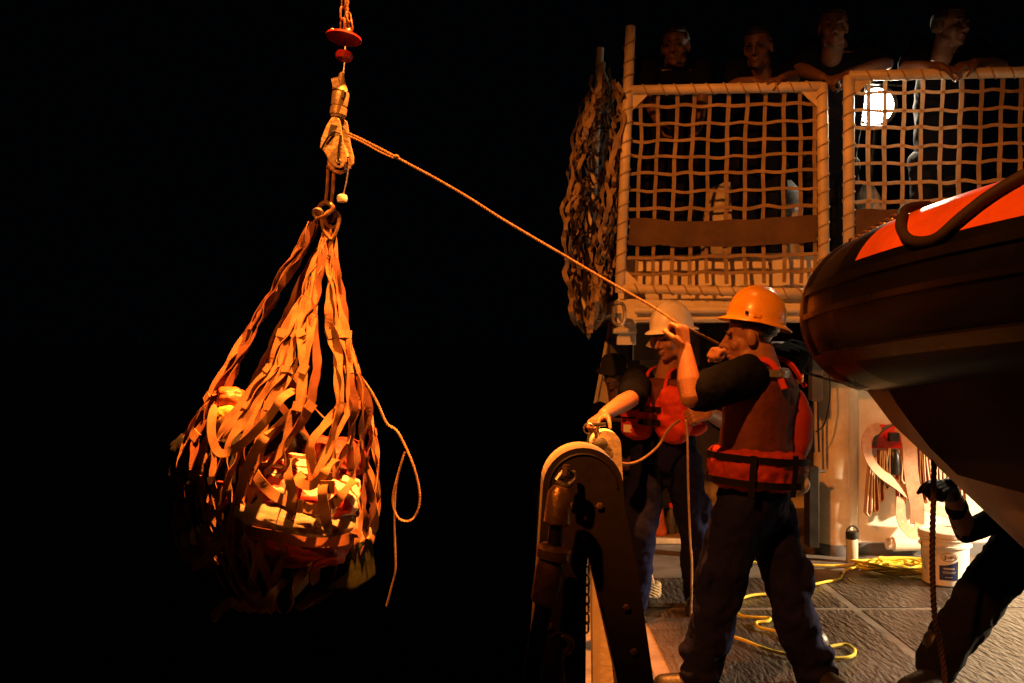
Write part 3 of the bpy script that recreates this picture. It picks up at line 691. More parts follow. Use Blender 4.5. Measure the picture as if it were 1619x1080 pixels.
lump('duffel_bag', P(385, 895, D-.05), (.46, .46, .24), 'bag_dark', 'dark heavy bag forming the bottom of the load', 'bag', 0, -8, .06, .09, 2.6)
lump('pouch', P(305, 850, D-.05), (.10, .16, .10), 'bag_yellow', 'pale yellow packet low on the outer flank', 'packet', 20, 0, .03, .05, 3)
lump('pouch', P(345, 785, D-.26), (.09, .10, .13), 'bag_red', 'small red packet beside the dark bag', 'packet', 0, 12, .03, .05, 3)
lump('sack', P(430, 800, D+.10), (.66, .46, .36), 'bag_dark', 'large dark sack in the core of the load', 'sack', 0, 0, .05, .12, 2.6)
sling([(335, 978), (355, 958), (372, 950)], [-.2, -.25, -.25], .05); sling([(402, 935), (418, 955), (432, 938)], [-.3, -.36, -.34], .05, 'webbing')

# ------------------------------------------------------------------ tag line
tagl = [P(548, 210, D-.02), P(575, 222, D), P(625, 248, 4.2), P(720, 300, 4.18), P(800, 350, 4.15), P(880, 397, 4.1), P(960, 444, 4.05), P(1030, 484, 4.0), P(1073, 512, 3.90), P(1105, 528, 3.98), P(1140, 546, 4.16)]
o = MB().rope(catmull(tagl, 6), .0062, .045, 3, 6, .010).build('tag_line', 'tag_rope'); tag(o, 'taut tag line running from the hook block to the man in yellow helmet', 'rope')
MB().rope(catmull([P(1140, 546, 4.16), P(1200, 560, 4.42), P(1262, 585, 4.45), P(1300, 597, 4.5), P(1352, 611, 4.55), P(1480, 650, 4.7)], 6), .0075, .05, 3, 6, .010).build('rope_tail', 'dark_rope', o)
MB().rope(catmull([P(549, 214, D-.02), P(575, 226, D-.01), P(600, 240, D-.01), P(622, 250, D-.01)], 6), .005, .04, 3, 5, .012).build('splice', 'tag_rope', o)
MB().ell(P(626, 248, D), (.015, .011, .010), n=10, m=6).build('knot', 'tag_rope', o)

# ------------------------------------------------------------------ inflatable boat hanging over the deck
bt = empty('inflatable_boat', (2.2, 2.6, .78), 'dark inflatable boat with orange top panels and pale hull hung over the deck', 'boat')
BOW = V((1.47, 3.72, 1.635)); U = V((.60, -.80, 0)); NV = V((-.80, -.60, 0)); TR = .285
def bw(s): return .62*math.sin(min(1, s/1.15)*math.pi/2)**.62 if s > 0 else 0
def tube_path(side):
    out = []
    for k in range(81):
        s = 3.4*(k/80)**1.7; out.append(BOW+U*s+NV*side*bw(s)+V((0, 0, -.022+.13*s-.01*s*s)))
    return out
near = tube_path(1); far = tube_path(-1)
path = list(reversed(far[1:]))+near
n = 72; vs = []; fs = []; ms = []; K = len(path)
for i, p in enumerate(path):
    t = (path[min(i+1, K-1)]-path[max(i-1, 0)]).normalized(); out_ = t.cross(V((0, 0, -1))).normalized()
    if out_.dot(p-(BOW+U*1.0)) < 0: out_ = -out_
    for j in range(n):
        a = 2*math.pi*j/n; vs.append(p+(out_*math.cos(a)+V((0, 0, 1))*math.sin(a))*TR)
mid = len(far)-1
for i in range(K-1):
    s = (path[i]-BOW).dot(U); nose = s < .30
    for j in range(n):
        a = 2*math.pi*(j+.5)/n; deg = math.degrees(a) % 360
        fs.append((i*n+j, i*n+(j+1) % n, (i+1)*n+(j+1) % n, (i+1)*n+j))
        m_ = 1 if nose else (2 if 27 < deg < 118 and s > .38 else 0)
        ms.append(m_)
mb = MB(); mb.v = vs; mb.f = fs; mb.m = ms
mb.build('tube', ['boat_black', 'boat_rubber', 'boat_orange'], bt, auto=0)
def strip(degs, w2, s0, s1, rr, name, m):        # rubbing strips glued along the near tube
    for dg in degs:
        pts = []
        for i in range(mid, K):
            p = path[i]; s = (p-BOW).dot(U)
            if not s0 <= s <= s1: continue
            t = (path[min(i+1, K-1)]-path[max(i-1, 0)]).normalized(); o_ = t.cross(V((0, 0, -1))).normalized()
            if o_.dot(p-(BOW+U)) < 0: o_ = -o_
            nn = o_*math.cos(R(dg))+V((0, 0, 1))*math.sin(R(dg)); pts.append((p+nn*(TR+.004), nn))
        MB().ribbon([q[0] for q in pts], [q[1] for q in pts], w2, rr).build(name, m, bt)
strip((14,), .03, .1, 3.3, .016, 'rub_strake', 'boat_rubber'); strip((-4,), .02, .1, 3.3, .012, 'rub_strake', 'boat_rubber'); strip((-38,), .05, .05, 3.3, .02, 'rub_strake', 'boat_rubber')
# bow fender band
mb = MB()
for side in (1,):
    pts = []; 
    for i in range(mid-12, mid+13):
        p = path[i]; pts.append(p)
    vs = []; kk = len(pts)
    for i, p in enumerate(pts):
        t = (path[mid-12+i+1]-path[mid-12+i-1]).normalized(); o_ = t.cross(V((0, 0, -1))).normalized()
        if o_.dot(p-(BOW+U)) < 0: o_ = -o_
        for j in range(25):
            a = R(-80+150*j/24); e = .014*min(1, min(i, kk-1-i)/1.5, min(j, 24-j)/1.0); vs.append(p+(o_*math.cos(a)+V((0, 0, 1))*math.sin(a))*(TR+e))
    mb.add(vs, [(i*25+j, i*25+j+1, (i+1)*25+j+1, (i+1)*25+j) for i in range(kk-1) for j in range(24)])
mb.build('bow_fender', 'boat_rubber', bt, auto=0)
# hull: raked stem, V bottom
def keel_z(s): return max(.72, 1.20-(.8 if s > 0 else 1.15)*s)
def hull_row(s, side):
    k = BOW+U*(s+.02); kz = keel_z(s); b_ = bw(s)
    c1 = k+NV*side*max(b_*.55, .03); c2 = k+NV*side*max(b_*.86, .06)
    return [V((k.x, k.y, kz)), V((k.x, k.y, kz)).lerp(V((c1.x, c1.y, max(kz+.16, 1.08-.12*s))), .55), V((c1.x, c1.y, max(kz+.16, 1.10-.10*s))), V((c1.x, c1.y, max(kz+.16, 1.10-.10*s)))+NV*side*.03+V((0, 0, .006)), V((c2.x, c2.y, 1.44))]
mb = MB(); S = [-.17, -.08, .0, .04, .1, .18, .28, .4, .55, .72, .95, 1.25, 1.7, 2.3, 3.2]
for side in (1, -1):
    rows = [hull_row(s, side) for s in S]; mb.add([p for r in rows for p in r], [(i*5+j, i*5+j+1, (i+1)*5+j+1, (i+1)*5+j) for i in range(len(S)-1) for j in range(3)]); mb.add([p for r in rows for p in r[3:]], [(i*2, i*2+1, i*2+3, i*2+2) for i in range(len(S)-1)], 1)
mb.build('hull', ['hull_white', 'boat_black'], bt, auto=30)
# floor of the boat and falls it hangs from
mb = MB(); mb.add([BOW+U*.5+NV*.25+V((0,0,-.1)), BOW+U*3.3+NV*.5+V((0,0,-.1)), BOW+U*3.3-NV*.5+V((0,0,-.1)), BOW+U*.5-NV*.25+V((0,0,-.1))], [(0,1,2,3)]); mb.build('floor', 'boat_black', bt, smooth=False)
MB().rope([BOW+U*2.2+V((0, 0, -.09)), BOW+U*2.2+V((0, 0, 5.5))], .015, .1, 3, 5, .05).build('boat_fall', 'galvanised', bt)
# grab line looped over the tube
def on_tube(s, dg, lift=.012):
    p = BOW+U*s+NV*bw(s)+V((0, 0, -.022+.13*s)); q = BOW+U*(s+.02)+NV*bw(s+.02)+V((0, 0, -.022+.13*(s+.02))); t = (q-p).normalized(); o_ = t.cross(V((0, 0, -1))).normalized()
    if o_.dot(p-(BOW+U)) < 0: o_ = -o_
    return p+(o_*math.cos(R(dg))+V((0, 0, 1))*math.sin(R(dg)))*(TR+lift)
gl = catmull([on_tube(a_, b_, .016) for a_, b_ in ((.42, 88), (.47, 66), (.55, 46), (.60, 33), (.66, 23), (.74, 20), (.80, 30), (.86, 42), (.95, 58), (1.05, 74))], 6)
MB().tube(gl, .016, 10).build('grab_line', 'dark_rope', bt)
chain(on_tube(.10, 66, .008), on_tube(.36, 74, .008), 'chain_link', 'brass', bt, .004, .034, .010)
MB().lathe([(.05, 0), (.055, .02), (.03, .035), (.03, .07), (.06, .08), (.062, .10), (.02, .115)], BOW+U*.72+NV*.20+V((0, 0, .30)), n=20).build('bollard', 'brass', bt)
for k in range(5):
    p = hull_row(.12+.07*k, 1); q = p[2].lerp(p[4], .45)+NV*.004; MB().lathe([(.012, 0), (.012, .006), (.006, .009)], q, NV.to_track_quat('Z', 'Y').to_matrix(), 10).build('rivet', 'dark_steel', bt)

# ------------------------------------------------------------------ rail stanchion: A-shaped plate with a round head, and its twin behind
def round_head(cx, cy, d, r_px, legs, depth, name, m, edge_m, root):
    """outline in photo pixels at distance d, then given real thickness depth"""
    out = []
    for k in range(0, 19):
        a = math.pi-math.pi*k/18; out.append((cx+r_px*math.cos(a), cy-r_px*math.sin(a)))
    out += legs
    a = [P(x, y, d) for x, y in out]; n = len(a); mb = MB()
    va = a; vb = [p+V((.0, depth, 0)) for p in a]
    mb.add(va+vb, [tuple(reversed(range(n))), tuple(range(n, 2*n))]); 
    for i in range(n): mb.add([va[i], va[(i+1) % n], vb[(i+1) % n], vb[i]], [(0, 1, 2, 3)], 1)
    return bevel(mb.build(name, [m, edge_m], root, smooth=True, auto=30), .006)
st = empty('rail_stanchion', V((.34, 2.7, 0)), 'A-shaped steel stanchion with painted-in front shade and a rounded buff head at the ship side', 'stanchion')
d0 = 2.62; bot = 540+H*F/d0-2
round_head(922, 772, d0, 64, [(988, 800), (1008, 900), (1034, 1080), (1070, bot), (1010, bot), (977, 1080), (950, 960), (930, 876), (927, 900), (926, 1080), (925, bot), (800, bot), (836, 1080), (850, 900)], .16, 'plate', 'winch_shaded', 'buff_paint', st)  # unlit front and lit rim put into two colours
# turnbuckle rod in front of the plate
rod = empty('turnbuckle', P(845, 1080, 2.5), 'bronze turnbuckle rod shackled to the A-shaped stanchion', 'turnbuckle')
def rp(x, y, o=0): return P(x, y, 2.5+o)
MB().tube([rp(886, 770), rp(884, 778), rp(881, 825), rp(880, 830)], [.02, .03, .036, .026], 16).build('fork', 'brass', rod)
MB().tube([rp(880, 828), rp(876, 865)], .019, 14).build('screw', 'dark_steel', rod)
MB().tube([rp(877, 862), rp(876, 868), rp(874, 882), rp(873, 886)], [.034, .046, .046, .034], 18).build('nut', 'brass', rod)
MB().tube([rp(873, 884), rp(870, 900), rp(861, 950), rp(860, 957)], [.036, .040, .036, .024], 18).build('barrel', 'rust_steel', rod)
MB().tube([rp(860, 955), rp(848, 1030), rp(825, 1180), rp(805, bot-40)], [.022, .026, .026, .026], 14).build('rod', 'dark_steel', rod)
MB().tube(catmull([rp(882, 768, .03), rp(890, 752, .06), rp(900, 752, .07), rp(907, 748, .09)], 4), .009, 8).build('shackle', 'galvanised', rod)
MB().tube(catmull([rp(880, 760, .03), rp(893, 745, .04), rp(908, 755, .05), rp(896, 768, .03), rp(880, 760, .03)], 5), .008, 8).build('shackle', 'galvanised', rod)
MB().tube([rp(894, 752, .03), rp(896, 735, .03)], .010, 10).build('pin', 'brass', rod)
ring(P(888, 1018, 2.55), .026, .010, (.2, 1, .3), 'eye', 'brass', rod)
MB().tube([P(885, 1030, 2.56), P(884, 1048, 2.56), P(880, 1090, 2.56), P(870, 1250, 2.56), P(862, bot, 2.56)], [.016, .012, .03, .034, .03], 14).build('lower_rod', 'brass', rod)
for bx, by in ((905, 800), (948, 800), (872, 900), (868, 990), (990, 960), (1002, 1030), (926, 850)):     # bolts in the plate
    MB().lathe([(.011, 0), (.011, .007), (.006, .010)], P(bx, by, d0-.001), Euler((R(90), 0, 0)).to_matrix(), 6).build('bolt', 'rust_steel', st, smooth=False)
arc = [P(922+54*math.cos(math.pi*k/16), 772-54*math.sin(math.pi*k/16), d0-.001) for k in range(17)]
MB().tube(arc, .004, 5).build('weld_bead', 'winch_shaded', st)
chain(P(928, 880, 2.95), P(927, 1000, 2.95), 'chain_link', 'galvanised', st, .0035, .034, .010)
# twin post further aft
tp = empty('control_post', V((.55, 3.9, 0)), 'short buff post with a rounded head that the white-helmeted man works at', 'post')
d1 = 3.9; bot2 = 540+H*F/d1-2
round_head(958, 705, d1, 24, [(985, 760), (988, bot2), (938, bot2), (935, 760)], .10, 'plate', 'buff_paint', 'white_paint', tp)  # paler edge colour stands for light falling on the rim
MB().lathe([(.02, 0), (.028, .01), (.028, .05), (.01, .055)], P(948, 700, d1), Euler((R(90), 0, 0)).to_matrix(), 16).build('lever_boss', 'galvanised', tp)
MB().tube([P(948, 700, d1-.04), P(945, 684, d1-.02), P(944, 672, d1-.02)], .007, 8).build('lever', 'galvanised', tp)
MB().tube([P(933, 672, d1-.02), P(958, 671, d1-.02)], .008, 8).build('handle_bar', 'black_plastic', tp)
ring(P(931, 678, d1-.03), .022, .003, (.3, 1, .1), 'wire_loop', 'galvanised', tp)
chain(P(940, 700, d1-.03), P(936, 760, d1-.03), 'chain_link', 'galvanised', tp, .004, .035, .010)

# cleat bracket with rope turns
kb = empty('bracket_plate', G(1000, 948), 'triangular steel bracket plate standing on the deck wound with thick rope', 'bracket')
q0 = G(1000, 948); d = q0.y
a, b, c = P(1041, 930, d), P(1020, 858, d), P(1006, 936, d)
a.z = b.z-.24 if False else a.z; mb = MB(); th = V((-.012, .05, 0))
fl = V((c.x, d, .004)); fr = V((a.x, d, .004))
mb.add([fl, fr, b, fl+th, fr+th, b+th], [(2, 1, 0), (3, 4, 5), (0, 1, 4, 3), (1, 2, 5, 4), (2, 0, 3, 5)]); bevel(mb.build('plate', 'white_paint', kb, smooth=False), .004)
rp2 = []
for k in range(60):
    an = 2*math.pi*k/13; rp2.append(V(((fl.x+fr.x)/2+.075*math.cos(an), d+.025+.06*math.sin(an), .02+.016*k/13)))
MB().rope(rp2, .014, .09, 3, 6, .014).build('rope_turns', 'manila', kb)
MB().rope(catmull([b+V((.0, .02, -.05)), b+V((.015, .02, .02)), b+V((.005, .02, .06)), b+V((.03, .02, -.08))], 5), .010, .06, 3, 6, .012).build('rope_end', 'manila', kb)

# gear seen on the deck behind the white-helmeted man
def small(name, x0p, y0p, x1p, y1p, d, depth, m, label, cat):
    a = P(x0p, y0p, d); b = P(x1p, y1p, d); zb = min(b.z, a.z)
    mb = MB(); mb.box(((a.x+b.x)/2, d+depth/2, (a.z+zb)/2), (b.x-a.x, depth, a.z-zb)); o = bevel(mb.build(name, m, smooth=False), .008); return tag(o, label, cat)
base_y = 540+H*F/7.1
o = small('deck_grating', 1022, 852, 1085, base_y-.5, 7.1, .30, 'carton', 'low wooden pallet on the deck behind the crew', 'pallet')
zt = P(0, 852, 7.1).z
c = P(1044, 820, 7.25); mb = MB(); mb.tube([(c.x, 7.25, zt+.002), (c.x, 7.25, zt+.03), (c.x, 7.25, zt+.10), (c.x-.01, 7.25, zt+.20), (c.x-.03, 7.25, zt+.26)], [.05, .055, .035, .032, .025], 14); tag(mb.build('hose_nozzle', 'bag_orange'), 'orange hose nozzle standing on the wooden pallet', 'nozzle')
c = P(1062, 830, 7.3); mb = MB(); mb.lathe([(.03, zt+.002), (.035, zt+.01), (.035, zt+.16), (.02, zt+.18), (.02, zt+.20)], (c.x, 7.3, 0), n=18); o = mb.build('bottle', 'grey_coaming'); tag(o, 'grey bottle with red cap on the wooden pallet', 'bottle')
MB().lathe([(.022, zt+.202), (.022, zt+.23), (.016, zt+.235)], (c.x, 7.3, 0), n=16).build('cap', 'sign_red', o)

# ------------------------------------------------------------------ fire hose station
hs = empty('fire_hose_rack', P(1410, 700, WY-.1), 'fire hose rack with folded hose hanging over a saddle on the wall', 'hose rack')
hy = WY-.16
def hq(x, y, o=0): return P(x, y, hy+o)
sad = catmull([hq(1380, 706), hq(1385, 688), (hq(1400, 675)), hq(1415, 671), hq(1430, 676), hq(1436, 690)], 5)
MB().ribbon([p+V((0, -.02, 0)) for p in sad], [V((p.x-hq(1410, 720).x, 0, p.z-hq(1410, 720).z)) for p in sad], .07, .006).build('saddle', 'black_plastic', hs)
MB().box(P(1410, 690, WY), (.07, .10, .06)).build('wall_mount', 'dark_steel', hs, smooth=False)
def fold(x, ytop, ybot, o, m='hose_red', lean=0, wd=.062):
    t = hq(x, ytop, o); b = hq(x+lean, ybot, o); g = .016
    pts = catmull([t, t.lerp(b, .4)+V((-g*.6, 0, 0)), b+V((-g, 0, .03)), b+V((-g*.9, 0, .005)), b+V((0, 0, -.014)), b+V((g*.9, 0, .005)), b+V((g, 0, .03)), t.lerp(b, .4)+V((g*.6, 0, 0)), t+V((.008, 0, 0))], 5)
    nr = []
    for i in range(len(pts)):
        tt = pts[min(i+1, len(pts)-1)]-pts[max(0, i-1)]; nr.append(tt.cross(V((0, 1, 0))))
    ob = MB().ribbon(pts, nr, wd, .006).build('hose_fold', m, hs)
    eg = [p+V((0, -wd/2, 0)) for p in pts]; MB().tube(eg, .0042, 5).build('hose_edge', 'hose_edge', ob); return ob
for k, (x, yt, yb, ln, o) in enumerate(((1376, 722, 812, -4, .02), (1381, 722, 806, 3, .03), (1390, 712, 790, 2, .04), (1396, 712, 770, 4, .02), (1403, 708, 764, -2, .03), (1420, 720, 790, 3, .05), (1427, 712, 760, 0, .03), (1452, 706, 800, 6, .0), (1458, 702, 790, 8, -.02), (1466, 706, 770, 9, .0))):
    fold(x, yt, yb, o, 'hose_red' if k % 3 else 'hose', ln)
for k in range(7): fold(1480+6.5*k, 718+2*k, 782+9*math.sin(k*1.3), .02, 'hose_red', 2)
# wide flat lengths draped over the saddle
def drape(px, offs, wd, nrm):
    pts = catmull([hq(x, y, o) for (x, y), o in zip(px, offs)], 6); ob = MB().ribbon(pts, nrm, wd, .007).build('hose_length', 'hose', hs)
    return ob
drape([(1392, 676), (1376, 684), (1369, 704), (1376, 728), (1392, 748), (1420, 768), (1450, 792), (1480, 806), (1512, 813)], [-.02, -.05, -.06, -.07, -.07, -.06, -.05, -.04, -.02], .075, V((.35, -1, .5)))
drape([(1418, 672), (1432, 680), (1438, 705), (1440, 740), (1444, 770), (1450, 800), (1450, 828)], [-.04, -.07, -.08, -.08, -.075, -.08, -.05], .095, V((-.1, -1, .1)))
drape([(1425, 786), (1424, 815), (1432, 834), (1448, 845), (1454, 825), (1452, 790)], [-.06, -.08, -.08, -.07, -.05, -.05], .07, V((.1, -1, .2)))
o = MB().tube([hq(1412, 712, .03), hq(1413, 720, .02), hq(1414, 744, .02), hq(1414, 750, .02)], [.03, .042, .042, .03], 18).build('coupling', 'black_plastic', hs)
mb = MB(); mb.box(P(1408, 690, WY-.004), (.27, .014, .17)); tag(bevel(mb.build('wall_sign', 'sign_red', smooth=False), .003), 'red fire plate on the wall behind the hose saddle', 'sign')
mb = MB(); mb.box(P(1463, 726, WY-.004), (.10, .014, .19)); tag(bevel(mb.build('wall_sign', 'sign_red', smooth=False), .003), 'red plate on the wall right of the hose saddle', 'sign')
# pipe stub at the wall foot
o = MB().tube([P(1402, 860, WY-.1), P(1410, 860, WY-.1), P(1412, 860, WY-.1), P(1470, 858, WY-.1)], [.04, .04, .052, .052], 18).build('drain_pipe', 'white_paint'); tag(o, 'short white pipe along the foot of the hose wall', 'pipe')
MB().lathe([(.014, 0), (.014, .02), (.008, .024)], P(1404, 852, WY-.13), Euler((R(90), 0, 0)).to_matrix(), 10).build('drain_valve', 'brass', o)

# thermos
c = G(1347, 889); c.z = .001
th = MB().lathe([(.036, 0), (.040, .006), (.040, .155), (.034, .165)], c, n=26).build('thermos', 'thermos_body'); tag(th, 'pale thermos flask with black lid standing beside the pillar', 'thermos')
MB().lathe([(.037, .16), (.042, .163), (.042, .205), (.036, .212), (.020, .214)], c, n=26).build('lid', 'black_plastic', th)
MB().tube(catmull([c+V((-.038, -.005, .18)), c+V((-.036, -.01, .225)), c+V((0, -.012, .252)), c+V((.036, -.01, .225)), c+V((.038, -.005, .18))], 5), .0055, 8).build('carry_loop', 'black_plastic', th)

# bucket with its label
c = G(1494, 922); c.z = .0035; br, brt, bh = .133, .146, .335
bk = MB().lathe([(br-.012, 0), (br, .010), (br+.008, bh*.7), (brt+.010, bh*.72), (brt+.010, bh*.75), (brt, bh*.76), (brt+.002, bh*.84), (brt+.012, bh*.85), (brt+.012, bh*.87), (brt+.003, bh*.88), (brt+.003, bh*.92)], c, n=48).build('bucket', 'bucket_white'); tag(bk, 'white plastic bucket with a blue label and closed lid on deck', 'bucket')
MB().lathe([(brt+.005, bh*.90), (brt+.013, bh*.905), (brt+.014, bh*.985), (brt+.008, bh), (brt-.012, bh), (brt-.016, bh*.98), (.01, bh*.98)], c, n=48).build('lid', 'bucket_white', bk)
def on_bucket(an, z, e=.0): r = br+.008*(z/(bh*.7))+e; return V((c.x+r*math.sin(an), c.y-r*math.cos(an), c.z+z))
def patch(a0, a1, z0, z1, m, e, name='label_panel', fn=None):
    mb = MB(); n = 14; vs = []
    for i in range(n+1):
        for j in (0, 1): vs.append(on_bucket(a0+(a1-a0)*i/n, (z1 if not fn or not j else fn(i/n)) if j else z0, e))
    mb.add(vs, [(i*2, i*2+2, i*2+3, i*2+1) for i in range(n)]); return mb.build(name, m, bk)
patch(-.66, .14, .045, .15, 'label_blue', .0015, fn=lambda t: .135+.03*t*t)
patch(-1.62, -.86, .08, .19, 'label_oval', .0015)
mb = MB(); pts = [on_bucket(-.25+.34*math.cos(2*math.pi*k/28), .188+.026*math.sin(2*math.pi*k/28), .002) for k in range(29)]; mb.tube(pts, .0016, 4)
sq = [(-.24, -.006), (-.16, .012), (-.14, -.012), (-.20, -.014), (-.10, .004), (-.05, -.008), (0, .006), (.03, -.008), (.08, .008), (.10, -.006), (.16, .008), (.18, -.006), (.25, .004)]
mb.tube(catmull([on_bucket(-.25+a, .188+z, .002) for a, z in sq], 4), .0017, 4); mb.build('logo', 'ink', bk)
for z0, a0, a1, hgt in ((.112, -.48, -.02, .011), (.096, -.54, .04, .004), (.088, -.50, .0, .004), (.062, -.42, -.10, .004)):
    mb = MB(); k = 9
    for i in range(k):
        aa = a0+(a1-a0)*i/k; ab = aa+(a1-a0)/k*.72; vs = [on_bucket(aa, z0, .003), on_bucket(ab, z0, .003), on_bucket(ab, z0+hgt, .003), on_bucket(aa, z0+hgt, .003)]; mb.add(vs, [(0, 1, 2, 3)])
    mb.build('label_print', 'label_print', bk)
MB().tube(catmull([c+V((-.155, -.02, bh*.80)), c+V((-.175, -.06, bh*.62)), c+V((-.172, -.09, bh*.40)), c+V((-.155, -.07, bh*.32))], 6), .003, 6).build('handle', 'galvanised', bk)

# yellow line and its coil
rng = random.Random(5)
def dk(x, y, z=.018): return G(x, y, z)
cc = G(1408, 903); pts = []
for k in range(150):
    an = k*.42; r = .16+.06*math.sin(k*.23)+.035*rng.uniform(-1, 1); pts.append(V((cc.x+.08+r*1.35*math.cos(an), cc.y+r*.85*math.sin(an), .017+.055*(k/150)*(.6+.4*math.sin(an*1.7))+.008*rng.random())))
o = MB().tube(catmull(pts, 3), .0085, 7).build('rope_coil', 'yellow_rope'); tag(o, 'loose coil of yellow rope beside the white bucket', 'rope coil')
yl = catmull([dk(x, y) for x, y in ((1440, 886), (1360, 893), (1300, 894), (1240, 890), (1200, 889), (1150, 888))], 6)
o = MB().tube(yl, .0085, 7).build('yellow_line', 'yellow_rope'); tag(o, 'straight yellow line lying along the deck seam towards the coil', 'rope')
yl = catmull([dk(x, y) for x, y in ((1390, 893), (1345, 899), (1333, 905), (1327, 915), (1300, 921), (1262, 930), (1230, 938), (1190, 941), (1163, 950), (1161, 958), (1168, 972), (1195, 976), (1216, 977), (1214, 982), (1196, 984), (1200, 992), (1225, 998), (1245, 1008), (1275, 1020), (1300, 1024), (1335, 1019), (1350, 1026), (1350, 1035), (1335, 1040), (1290, 1040), (1250, 1036), (1210, 1026), (1180, 1014), (1150, 1004), (1138, 1000))], 6)
o = MB().tube(yl, .0085, 7).build('yellow_line', 'yellow_rope'); tag(o, 'winding yellow line looping round the boots of the yellow-helmeted man', 'rope')
MB().ell(dk(1331, 908), (.014, .014, .014), n=8, m=6).build('tape_wrap', 'black_plastic', o)
# dark rope hanging from the boat
o = MB().rope(catmull([P(1477, 700, 3.55), P(1476, 780, 3.58), P(1474, 860, 3.62), P(1475, 930, 3.66), P(1479, 985, 3.7), P(1490, 1040, 3.74), G(1500, 1150, .02)], 6), .0115, .07, 3, 6, .012).build('hanging_rope', 'dark_rope'); tag(o, 'dark laid rope hanging from the boat past the bucket', 'rope')
# the line the white-helmeted man holds
o = MB().tube(catmull([P(940, 676, 3.86), P(945, 695, 3.9), P(958, 716, 4.2), P(985, 733, 4.6), P(1012, 728, 4.85), P(1040, 706, 4.95), P(1056, 680, 4.95), P(1075, 664, 4.93)], 6), .007, 8).build('hand_line', 'tag_rope'); tag(o, 'slack line from the control post up to the clenched hand', 'rope')
o = MB().rope(catmull([P(1084, 664, 4.92), P(1087, 700, 4.92), P(1088, 760, 4.93), P(1091, 850, 4.95), P(1094, 900, 4.96), V((P(1094, 900, 4.96).x, 5.0, .02))], 6), .0065, .03, 3, 6, .008).build('hand_line', 'manila'); tag(o, 'braided line dropping straight down from the clenched hand', 'rope')

# ------------------------------------------------------------------ people
def add_head(mb, c, fwd, up=V((0, 0, 1)), s=1.0, open_mouth=False):
    rot = basis(fwd, up); c = V(c)
    T = lambda x, y, z: c+rot @ V((x*s, y*s, z*s))
    E = lambda x, y, z, a, b, d: mb.ell(T(x, y, z), (a*s, b*s, d*s), rot, 18, 12)
    E(0, -.012, .035, .076, .098, .086)          # skull
    E(0, .030, -.030, .062, .068, .078)          # face
    E(0, .052, -.078, .040, .042, .036)          # jaw
    E(0, .078, -.096, .022, .020, .018)          # chin
    for q in (-1, 1):
        E(q*.040, .062, -.028, .026, .026, .026)   # cheekbones
        E(q*.030, .083, .026, .026, .012, .010)    # brow
        E(q*.078, -.002, -.008, .010, .022, .033)  # ear
        E(q*.046, .015, -.075, .020, .040, .030)   # jaw angle
        E(q*.014, .099, -.034, .011, .012, .010)   # nostril
    mb.limb([T(0, .086, .018), T(0, .106, -.010), T(0, .121, -.028)], [.010*s, .011*s, .0125*s], 10)   # nose
    E(0, .096, -.058, .024, .012, .0075); E(0, .093, -.0745 if open_mouth else -.070, .021, .012, .0085)
    mb.limb([T(0, -.02, -.05), T(0, -.045, -.16)], [.058*s, .060*s], 18)
    return T, rot
def eyes_hair(T, rot, s, parent, hair=True, brow=True, top=.15):
    if hair:
        mb = MB(); n, m = 28, 16; vs = []; keep = []
        for i in range(m+1):
            th = math.pi*.66*i/m
            for j in range(n):
                a = 2*math.pi*j/n; x, y, z = math.sin(th)*math.cos(a), math.sin(th)*math.sin(a), math.cos(th)
                lim = .28+.30*max(0, y)-.55*max(0, -y)
                zz = max(z, lim if y > .2 else lim)
                rr = 1.05+.015*noise.noise(V((x, y, z))*6)
                vs.append(T(x*.0775*rr, -.012+y*.100*rr, .037+z*.089*rr)); keep.append(z > (.42 if y > .45 else (.0 if y > -.1 else -.55)))
        fs = []
        for i in range(m):
            for j in range(n):
                q = (i*n+j, i*n+(j+1) % n, (i+1)*n+(j+1) % n, (i+1)*n+j)
                if all(keep[k] for k in q): fs.append(q)
        mb.add(vs, fs); o = mb.build('hair', 'hair', parent, auto=0)
        so = o.modifiers.new('thick', 'SOLIDIFY'); so.thickness = .012; so.offset = -.6
    for q in (-1, 1):
        MB().ell(T(q*.031, .0795, .004), (.0135*s, .011*s, .0075*s), rot, 12, 8).build('eye', 'eye_dark', parent)
        if brow: MB().limb([T(q*.015, .095, .027), T(q*.030, .094, .032), T(q*.048, .082, .027)], [.004*s, .005*s, .003*s], 8).build('eyebrow', 'hair', parent)
